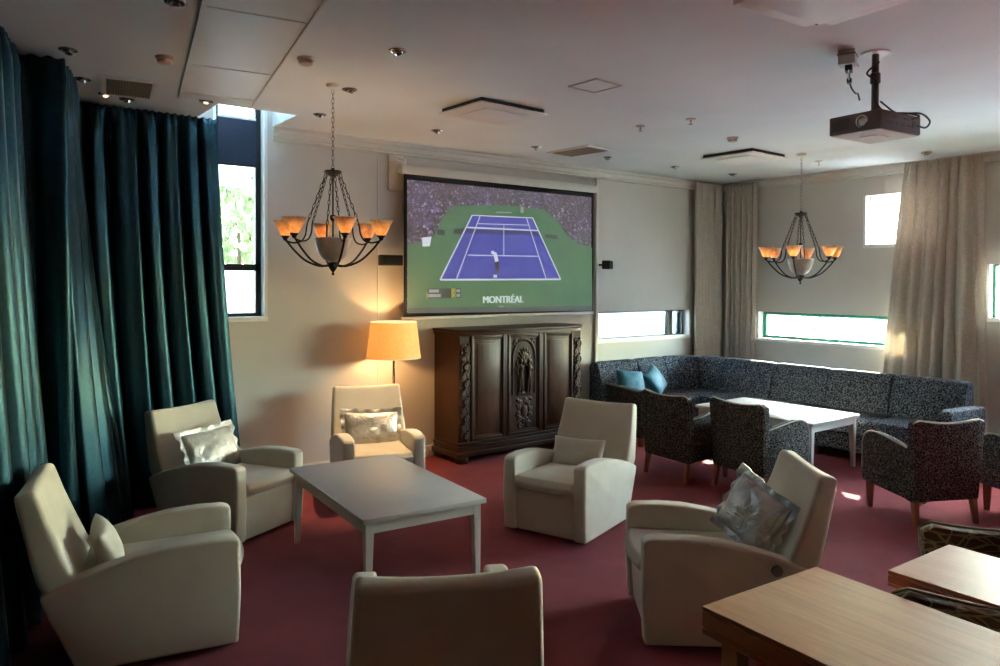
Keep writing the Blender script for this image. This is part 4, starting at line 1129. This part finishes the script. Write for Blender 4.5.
# ================================================================== chandeliers
def make_chandelier(label):
    t = thing('chandelier', label, 'chandelier'); t['group'] = 'bronze chandeliers'     # origin: ceiling hook
    zp, zb, za = -.595, -1.255, -1.06
    bm = B(); lathe(bm, [(.001, 0), (.05, 0), (.045, -.018), (.014, -.03), (.001, -.03)], 24); finish(bm, 'ceiling_rose', M['plastic'], t)
    bm = B(); link_chain(bm, (0, 0, -.03), (0, 0, zp + .02), .032, .009, .0026); finish(bm, 'chain', M['chrome'], t)
    bm = B(); lathe(bm, [(.001, zp + .03), (.012, zp + .03), (.014, zp + .015), (.060, zp + .012), (.064, zp), (.055, zp - .006), (.030, zp - .022), (.012, zp - .03), (.001, zp - .03)], 28); finish(bm, 'top_plate', M['bronze'], t)
    bm = B(); lathe(bm, [(.006, zp - .02), (.006, zp - .285), (.020, zp - .29), (.022, zp - .31), (.016, zp - .325), (.006, zp - .33), (.006, zb + .05), (.001, zb + .05)], 14); finish(bm, 'center_rod', M['bronze'], t)
    bm = B(); lathe(bm, [(.001, zb - .04), (.008, zb - .038), (.011, zb - .028), (.006, zb - .018), (.018, zb - .005), (.040, zb + .03), (.042, zb + .045), (.030, zb + .052), (.001, zb + .052)], 20); finish(bm, 'finial', M['bronze'], t)
    bm = B(); lathe(bm, [(.035, zb + .055), (.075, zb + .075), (.105, zb + .115), (.122, zb + .17), (.130, zb + .205), (.136, zb + .21), (.132, zb + .215), (.116, zb + .17), (.10, zb + .122), (.07, zb + .083), (.034, zb + .062)], 32, closed=True); finish(bm, 'bowl', M['alabaster'], t)
    for k in range(6):
        a = 2 * PI * k / 6; c, s = math.cos(a), math.sin(a)
        P = lambda r, z: (r * c, r * s, z)
        bm = B()
        tube(bm, curve([P(.03, zb + .03), P(.10, zb + .025), P(.20, zb + .06), P(.28, zb + .125), P(.335, zb + .185), P(.355, za + .02)], 6), .0075, 8)
        tube(bm, curve([P(.350, za + .0), P(.29, za - .012), P(.235, za + .0), P(.205, za + .04), P(.195, za + .095), P(.190, za + .12)], 6), .006, 8)
        lathe(bm, [(.001, za + .0), (.012, za + .004), (.020, za + .022), (.030, za + .03), (.026, za + .04), (.001, za + .04)], 14, (.355 * c, .355 * s, 0))
        arm = finish(bm, 'arm', M['bronze'], t)
        bm = B(); lathe(bm, [(.026, za + .034), (.046, za + .062), (.060, za + .095), (.074, za + .125), (.086, za + .135), (.0835, za + .139), (.071, za + .129), (.056, za + .098), (.042, za + .066), (.022, za + .040)], 24, (.355 * c, .355 * s, 0), closed=True); finish(bm, 'glass_shade', M['amber'], t)
        bm = B(); ball(bm, (.355 * c, .355 * s, za + .078), (.013, .013, .024), 10); finish(bm, 'bulb', M['bulb'], t)
        bm = B(); link_chain(bm, P(.05, zp - .004), P(.190, za + .12), .034, .008, .0028); finish(bm, 'arm_chain', M['bronze'], t)
    return t
def bearing(x, y): return math.atan2(-y, -x)      # from the chandelier towards the viewer's side of the room
c1 = make_chandelier('lit bronze chandelier with amber glass shades near the tall window'); c1.location = (2.122, 4.738, ZC); c1.rotation_euler = (0, 0, bearing(2.12, 4.74) + R(13)); c1.scale = (.94, .94, 1)
c2 = dup(c1, 'bronze chandelier with pale amber shades above the long sofa', (7.135, 4.315, ZC), bearing(7.135, 4.315) - R(11), None, (.99, .99, 1.045))
for (x, y, rz, sc_, e) in ((2.122, 4.738, bearing(2.12, 4.74) + R(13), .94, 1.5), (7.135, 4.315, bearing(7.135, 4.315) - R(11), 1.045, .5)):
    for k in range(6):
        a = rz + 2 * PI * k / 6
        li = bpy.data.lights.new('chandelier_bulb_light', 'POINT'); li.energy = e; li.color = (1, .64, .30); li.shadow_soft_size = .02
        lo = bpy.data.objects.new('chandelier_bulb_light', li); COL.objects.link(lo); lo.location = (x + .355 * sc_ * math.cos(a), y + .355 * sc_ * math.sin(a), ZC + (-1.06 + .075) * (1 if x < 4 else 1.045))
li = bpy.data.lights.new('floor_lamp_light', 'POINT'); li.energy = 48; li.color = (1, .56, .22); li.shadow_soft_size = .04
lo = bpy.data.objects.new('floor_lamp_light', li); COL.objects.link(lo); lo.location = (3.312, 6.06, 1.18)

sp = bpy.data.lights.new('downlight_beam', 'SPOT'); sp.energy = 260; sp.color = (1, .70, .38); sp.spot_size = R(34); sp.spot_blend = .8; sp.shadow_soft_size = .02
so_ = bpy.data.objects.new('downlight_beam', sp); COL.objects.link(so_); so_.location = (3.49, 5.60, ZC - .035); so_.rotation_euler = (Vector((2.84, 5.52, .48)) - Vector(so_.location)).to_track_quat('-Z', 'Y').to_euler()

# ================================================================== carved cabinet
def cabinet():
    X0, X1, YF_, YR = 3.915, 5.495, 5.87, 6.32
    W = X1 - X0
    t = thing('carved_cabinet', 'dark carved wooden cabinet under the projection screen', 'cabinet', ((X0 + X1) / 2, (YF_ + YR) / 2, 0))
    hx, hy = W / 2, (YR - YF_) / 2
    wn = M['walnut']
    bm = B(); box(bm, -hx, -hy + .02, .17, hx, hy, 1.235); finish(bm, 'carcass', wn, t, smooth=False)
    bm = B(); v = prism(bm, [(-hx - .03, hy), (-hx - .03, -hy + .02), (-hx + .10, -hy - .04), (hx - .10, -hy - .04), (hx + .03, -hy + .02), (hx + .03, hy)], 1.255, 1.285, 'z'); bevel(bm, .010, 3)
    prism(bm, [(-hx - .012, hy), (-hx - .012, -hy + .022), (-hx + .10, -hy - .022), (hx - .10, -hy - .022), (hx + .012, -hy + .022), (hx + .012, hy)], 1.225, 1.256, 'z'); finish(bm, 'top_slab', wn, t)
    bm = B()
    for (o, z0, z1) in ((.005, .165, .20), (.02, .145, .167), (.012, .105, .147), (.035, .06, .107)):
        box(bm, -hx - o, -hy - o + .01, z0, hx + o, hy, z1)
    bevel(bm, .007, 2); finish(bm, 'plinth', wn, t)
    for a in (-1, 1):
        for b in (-1, 1):
            bm = B(); lathe(bm, [(.04, 0), (.062, .008), (.068, .028), (.060, .05), (.04, .061), (.001, .061)], 24, (a * (hx - .06), b * (hy - .07) - .02, 0)); finish(bm, 'bun_foot', wn, t)
    yf = -hy
    def fr(bm, x0, x1, z0, z1, w, d0, d1):
        box(bm, x0, d1, z0, x0 + w, d0, z1); box(bm, x1 - w, d1, z0, x1, d0, z1); box(bm, x0 + w, d1, z0, x1 - w, d0, z0 + w); box(bm, x0 + w, d1, z1 - w, x1 - w, d0, z1)
    def relx(X): return X - (X0 + X1) / 2
    def door(x0, x1, center):
        bm = B(); fr(bm, x0, x1, .205, 1.222, .030, yf + .02, yf - .012); bevel(bm, .005, 2)
        fr(bm, x0 + .030, x1 - .030, .235, 1.192, .016, yf + .02, yf + .0); bevel(bm, .002, 1)
        d = finish(bm, 'door', wn, t)
        n = 60
        for xx in (x0 + .038, x1 - .038):
            bm = B(); box(bm, xx - .003, yf - .002, .25, xx + .003, yf + .004, 1.18)
            for k in range(n): ball(bm, (xx, yf - .001, .25 + (1.18 - .25) * k / (n - 1)), (.0055, .004, .006), 6)
            finish(bm, 'bead_moulding', wn, d)
        if not center:
            bm = B(); box(bm, x0 + .046, yf + .004, .251, x1 - .046, yf + .02, 1.176)
            xm = [x0 + .075, x1 - .075]; box(bm, xm[0], yf - .002, .285, xm[1], yf + .004, 1.142); bevel(bm, .005, 2); finish(bm, 'door_panel', M['walnut_panel'], d)
        else: carving(d, x0 + .046, x1 - .046, .251, 1.176)
    def remesh(o):
        m = o.modifiers.new('carve', 'REMESH'); m.mode = 'VOXEL'; m.voxel_size = .0055; m.use_smooth_shade = True
    def spiral(bm, cx, cz, r, turns, a0, sgn, y, th):
        pts = []; rr = []
        n = 26
        for k in range(n + 1):
            q = k / n; rad = r * (1 - .82 * q); a = a0 + sgn * turns * 2 * PI * q
            pts.append((cx + rad * math.cos(a), y - .004 * math.sin(q * PI), cz + rad * math.sin(a))); rr.append(th * (1 - .45 * q))
        tube(bm, pts, rr, 7); ball(bm, pts[-1], th * 1.3, 8)
    def carving(par, x0, x1, z0, z1):
        cx = (x0 + x1) / 2; w = x1 - x0; y = yf + .006
        bm = B(); box(bm, x0, yf + .010, z0, x1, yf + .022, z1)
        # arch
        za = z1 - .20; pts = [(cx - w * .43, y, z0 + .36)] + [(cx + w * .43 * math.cos(a), y, za + w * .55 * math.sin(a)) for a in [PI - k * PI / 16 for k in range(17)]] + [(cx + w * .43, y, z0 + .36)]
        tube(bm, pts, .010, 8)
        for s in (-1, 1): spiral(bm, cx + s * w * .36, z1 - .045, .030, 1.2, PI / 2, s, y, .006)
        rnd = random.Random(4)
        # canopy of leaves under the arch
        for k in range(7):
            a = PI * (k + .5) / 7; tube(bm, [(cx, y, za - .06), (cx + .045 * math.cos(a), y - .012, za - .03 + .07 * math.sin(a)), (cx + .085 * math.cos(a), y - .004, za - .01 + .115 * math.sin(a))], [.008, .013, .004], 7)
        for s in (-1, 1):
            spiral(bm, cx + s * .065, za - .055, .035, 1.4, PI / 2, -s, y, .008); spiral(bm, cx + s * .035, za + .0, .022, 1.2, 0, s, y, .007)
        # two standing carved figures
        for s in (-1, 1):
            fx = cx + s * .052; fz = z0 + .365
            tube(bm, [(fx - .016, y - .006, fz), (fx - .012, y - .014, fz + .09), (fx - .010, y - .014, fz + .165)], [.010, .013, .018], 8)
            tube(bm, [(fx + .018, y - .006, fz), (fx + .016, y - .018, fz + .085), (fx + .010, y - .014, fz + .165)], [.010, .013, .018], 8)
            tube(bm, [(fx, y - .012, fz + .16), (fx, y - .014, fz + .21), (fx, y - .016, fz + .265), (fx, y - .014, fz + .295)], [.026, .021, .029, .012], 10)
            ball(bm, (fx, y - .018, fz + .325), (.019, .018, .024), 10)
            tube(bm, [(fx + s * .028, y - .014, fz + .275), (fx + s * .052, y - .016, fz + .225), (fx + s * .034, y - .024, fz + .185)], [.010, .009, .007], 7)
            tube(bm, [(fx - s * .028, y - .014, fz + .275), (fx - s * .044, y - .018, fz + .32), (fx - s * .034, y - .018, fz + .372)], [.010, .009, .007], 7)
        tube(bm, [(cx - .09, y, z0 + .362), (cx + .09, y, z0 + .362)], .012, 8)
        # cartouche ringed with scrolls
        for k in range(10):
            a = 2 * PI * k / 10 + .2; spiral(bm, cx + .078 * math.cos(a), z0 + .185 + .105 * math.sin(a), .026, 1.3, a, 1 if k % 2 else -1, y, .007)
        for s in (-1, 1): spiral(bm, cx + s * .05, z0 + .045, .034, 1.3, 0, s, y, .008); ball(bm, (cx + s * .085, y - .006, z0 + .30), .014, 8)
        lathe_v = B()
        finish(bm, 'carved_panel', wn, par, True, 180, remesh)
        bm = B(); ball(bm, (cx, yf + .004, z0 + .185), (.044, .016, .058), 16); finish(bm, 'cartouche', M['walnut_panel'], par)
    def pilaster(x0, x1):
        cx = (x0 + x1) / 2; w = x1 - x0; y = yf + .006
        bm = B(); box(bm, x0, yf + .010, .21, x1, yf + .03, 1.22)
        z = .26; s = 1
        while z < 1.17:
            spiral(bm, cx + s * w * .12, z, w * .34, 1.5, -PI / 2 * s, s, y - .006, .013)
            tube(bm, curve([(cx - s * w * .3, y, z - .03), (cx - s * w * .34, y - .006, z + .02), (cx, y - .006, z + .055)], 4), .009, 7)
            ball(bm, (cx - s * w * .3, y - .006, z + .035), (.016, .012, .02), 8); ball(bm, (cx + s * w * .34, y - .004, z + .05), (.012, .010, .016), 8)
            z += .083; s = -s
        finish(bm, 'carved_pilaster', wn, t, True, 180, remesh)
    pilaster(-hx + .004, -hx + .125); pilaster(hx - .125, hx - .004)
    door(-hx + .130, -hx + .538, False); door(-hx + .575, hx - .575, True); door(hx - .538, hx - .130, False)
    bm = B()
    for s in (-1, 1): box(bm, s * (hx - .5565) - .017, yf - .004, .205, s * (hx - .5565) + .017, yf + .02, 1.222)
    bevel(bm, .005, 2); finish(bm, 'mullion', wn, t)
cabinet()

# ================================================================== outside
bm = B(); box(bm, -30, -30, -.40, 45, 45, -.30); g = struct(finish(bm, 'ground', M['paving'], smooth=False))
def bush(label, x, y, z, r, mat, name='hedge_bush', group=None, trunk=0, n=2200, seed=1):
    rnd = random.Random(seed)
    t = thing(name, label, 'bush' if not trunk else 'tree', (x, y, -.30), 0, group)
    bm = B()
    for _ in range(n):
        while 1:
            v = Vector((rnd.uniform(-1, 1), rnd.uniform(-1, 1), rnd.uniform(-1, 1)))
            if .55 < v.length < 1: break
        p = Vector((v.x * r[0], v.y * r[1], v.z * r[2] + r[2] + trunk)); m = Matrix.Translation(p) @ Matrix.Rotation(rnd.uniform(0, 6.3), 4, 'Z') @ Matrix.Rotation(rnd.uniform(-1, 1), 4, 'X')
        s = rnd.uniform(.06, .12) * max(1, r[0])
        q = [bm.verts.new(m @ Vector(c)) for c in ((-s * .5, 0, 0), (0, -.01, -s), (s * .5, 0, 0), (0, .02, s))]; bm.faces.new(q)
    finish(bm, 'foliage', mat, t, smooth=False)
    bm = B(); tube(bm, [(0, 0, 0), (.02, 0, trunk * .6 + .1), (0, .02, trunk + r[2])], [.10, .07, .03] if trunk else [.04, .03, .02], 8); finish(bm, 'trunk', M['bark'], t)
    return t
GB = 'clipped bushes outside the green framed window'
bush('clipped bush outside the green framed slit window, left one', 13.2, 7.7, 0, (.62, .62, .72), M['foliage'], group=GB, seed=2)
bush('clipped bush outside the green framed slit window, right one', 13.2, 6.35, 0, (.55, .55, .70), M['foliage'], group=GB, seed=3)
bush('pale leafy tree outside the tall narrow window', 4.15, 13.2, 0, (1.3, 1.3, 1.15), M['tree_leaves'], 'tree', None, 1.75, 1500, 5)
bm = B(); box(bm, 14.6, 9.3, -.3, 15.2, 9.9, 4); tag(finish(bm, 'gate_pillar', M['pink_render'], smooth=False), 'pinkish pillar outside the green framed slit window', 'pillar')
bm = B(); box(bm, 20, -8, -.3, 20.4, 24, 1.1); tag(finish(bm, 'garden_wall', M['render'], smooth=False), 'pale garden wall seen through the green framed slit window', 'garden wall')
bm = B(); box(bm, 2, 22, -.3, 26, 22.4, 1.5); tag(finish(bm, 'boundary_wall', M['render'], smooth=False), 'pale boundary wall seen through the slit window beside the screen', 'boundary wall')
t = thing('porch', 'cream porch front outside the tall narrow window', 'porch', (3.0, 9.6, 0))
bm = B(); box(bm, -1.0, -.3, 2.98, 1.6, .3, 3.34); finish(bm, 'fascia', M['cream_render'], t, smooth=False)
bm = B(); box(bm, -1.0, -.2, -.3, -.75, .1, 2.98); box(bm, 1.35, -.2, -.3, 1.6, .1, 2.98); finish(bm, 'post', M['cream_render'], t, smooth=False)
bm = B(); lathe(bm, [(.02, .12), (.05, .10), (.13, .02), (.12, 0), (.001, 0)], 16, (.16, -.42, 3.0)); tube(bm, [(.16, -.30, 3.18), (.16, -.42, 3.16), (.16, -.42, 3.10)], .012, 6); finish(bm, 'outdoor_lamp', M['bark'], t)
t = thing('garden_gate', 'white panelled gate and fence outside the tall narrow window', 'gate', (3.1, 9.2, 0))
bm = B(); box(bm, -1.2, 0, -.3, 1.2, .06, 1.78); finish(bm, 'panel', M['white'], t, smooth=False)
bm = B(); box(bm, -1.2, -.03, 1.78, 1.2, .09, 1.90); box(bm, -1.2, -.02, 1.50, 1.2, 0, 1.58); box(bm, -1.2, -.02, 1.0, 1.2, 0, 1.06); finish(bm, 'rail', M['render'], t, smooth=False)
bm = B(); hexa(bm, [(.10, -.03, 1.0), (.18, -.03, 1.0), (.18, 0, 1.0), (.10, 0, 1.0)], [(-.02 + .22, -.03, 1.5), (.28, -.03, 1.5), (.28, 0, 1.5), (.20, 0, 1.5)]); finish(bm, 'brace', M['render'], t, smooth=False)

# ================================================================== light
wd = bpy.data.worlds.new('sky'); sc.world = wd; wd.use_nodes = True
nt = wd.node_tree; bg = nt.nodes['Background']
sky = nt.nodes.new('ShaderNodeTexSky'); sky.sky_type = 'NISHITA'; sky.sun_disc = False
SUN_DIR = Vector((-1, -.40, -.475)).normalized()       # the way the light travels
sky.sun_elevation = R(42); sky.sun_rotation = math.atan2(-SUN_DIR.x, -SUN_DIR.y)
sky.air_density = 1.2; sky.dust_density = 1.0; sky.ozone_density = 1.0
nt.links.new(sky.outputs[0], bg.inputs[0]); bg.inputs[1].default_value = SKY = 14.0
sun = bpy.data.lights.new('sun', 'SUN'); sun.energy = 75.0; sun.angle = R(.6); sun.color = (1, .98, .95)
so = bpy.data.objects.new('sun', sun); COL.objects.link(so); so.rotation_euler = SUN_DIR.to_track_quat('-Z', 'Y').to_euler(); so.location = (14, 6, 8)
def portal(name, loc, sx, sy, nrm):
    li = bpy.data.lights.new(name, 'AREA'); li.shape = 'RECTANGLE'; li.size = sx; li.size_y = sy; li.cycles.is_portal = True
    o = bpy.data.objects.new(name, li); COL.objects.link(o); o.location = loc; o.rotation_euler = Vector(nrm).to_track_quat('-Z', 'Z').to_euler()
def pr(n, h): portal(n, (XR + TW + .02, (h[0] + h[1]) / 2, (h[2] + h[3]) / 2), h[1] - h[0], h[3] - h[2], (-1, 0, 0))
def pb(n, h): portal(n, ((h[0] + h[1]) / 2, YB + TW + .02, (h[2] + h[3]) / 2), h[1] - h[0], h[3] - h[2], (0, -1, 0))
pr('portal', SLIT_R); pr('portal', SMALL_R); pr('portal', SQ_R); pb('portal', WIN_L); pb('portal', SLIT_B)
portal('portal', ((NOTCH[0] + NOTCH[1]) / 2, (NOTCH[2] + NOTCH[3]) / 2, 3.82), .62, .56, (0, 0, -1))

sc.view_settings.view_transform = 'Standard'; sc.view_settings.look = 'None'; sc.view_settings.exposure = 0.52; sc.view_settings.gamma = 1
sc.view_settings.use_curve_mapping = False
sc.cycles.use_denoising = True
sc.cycles.max_bounces = 10; sc.cycles.diffuse_bounces = 6; sc.cycles.transparent_max_bounces = 12
sc.cycles.sample_clamp_indirect = 12.0
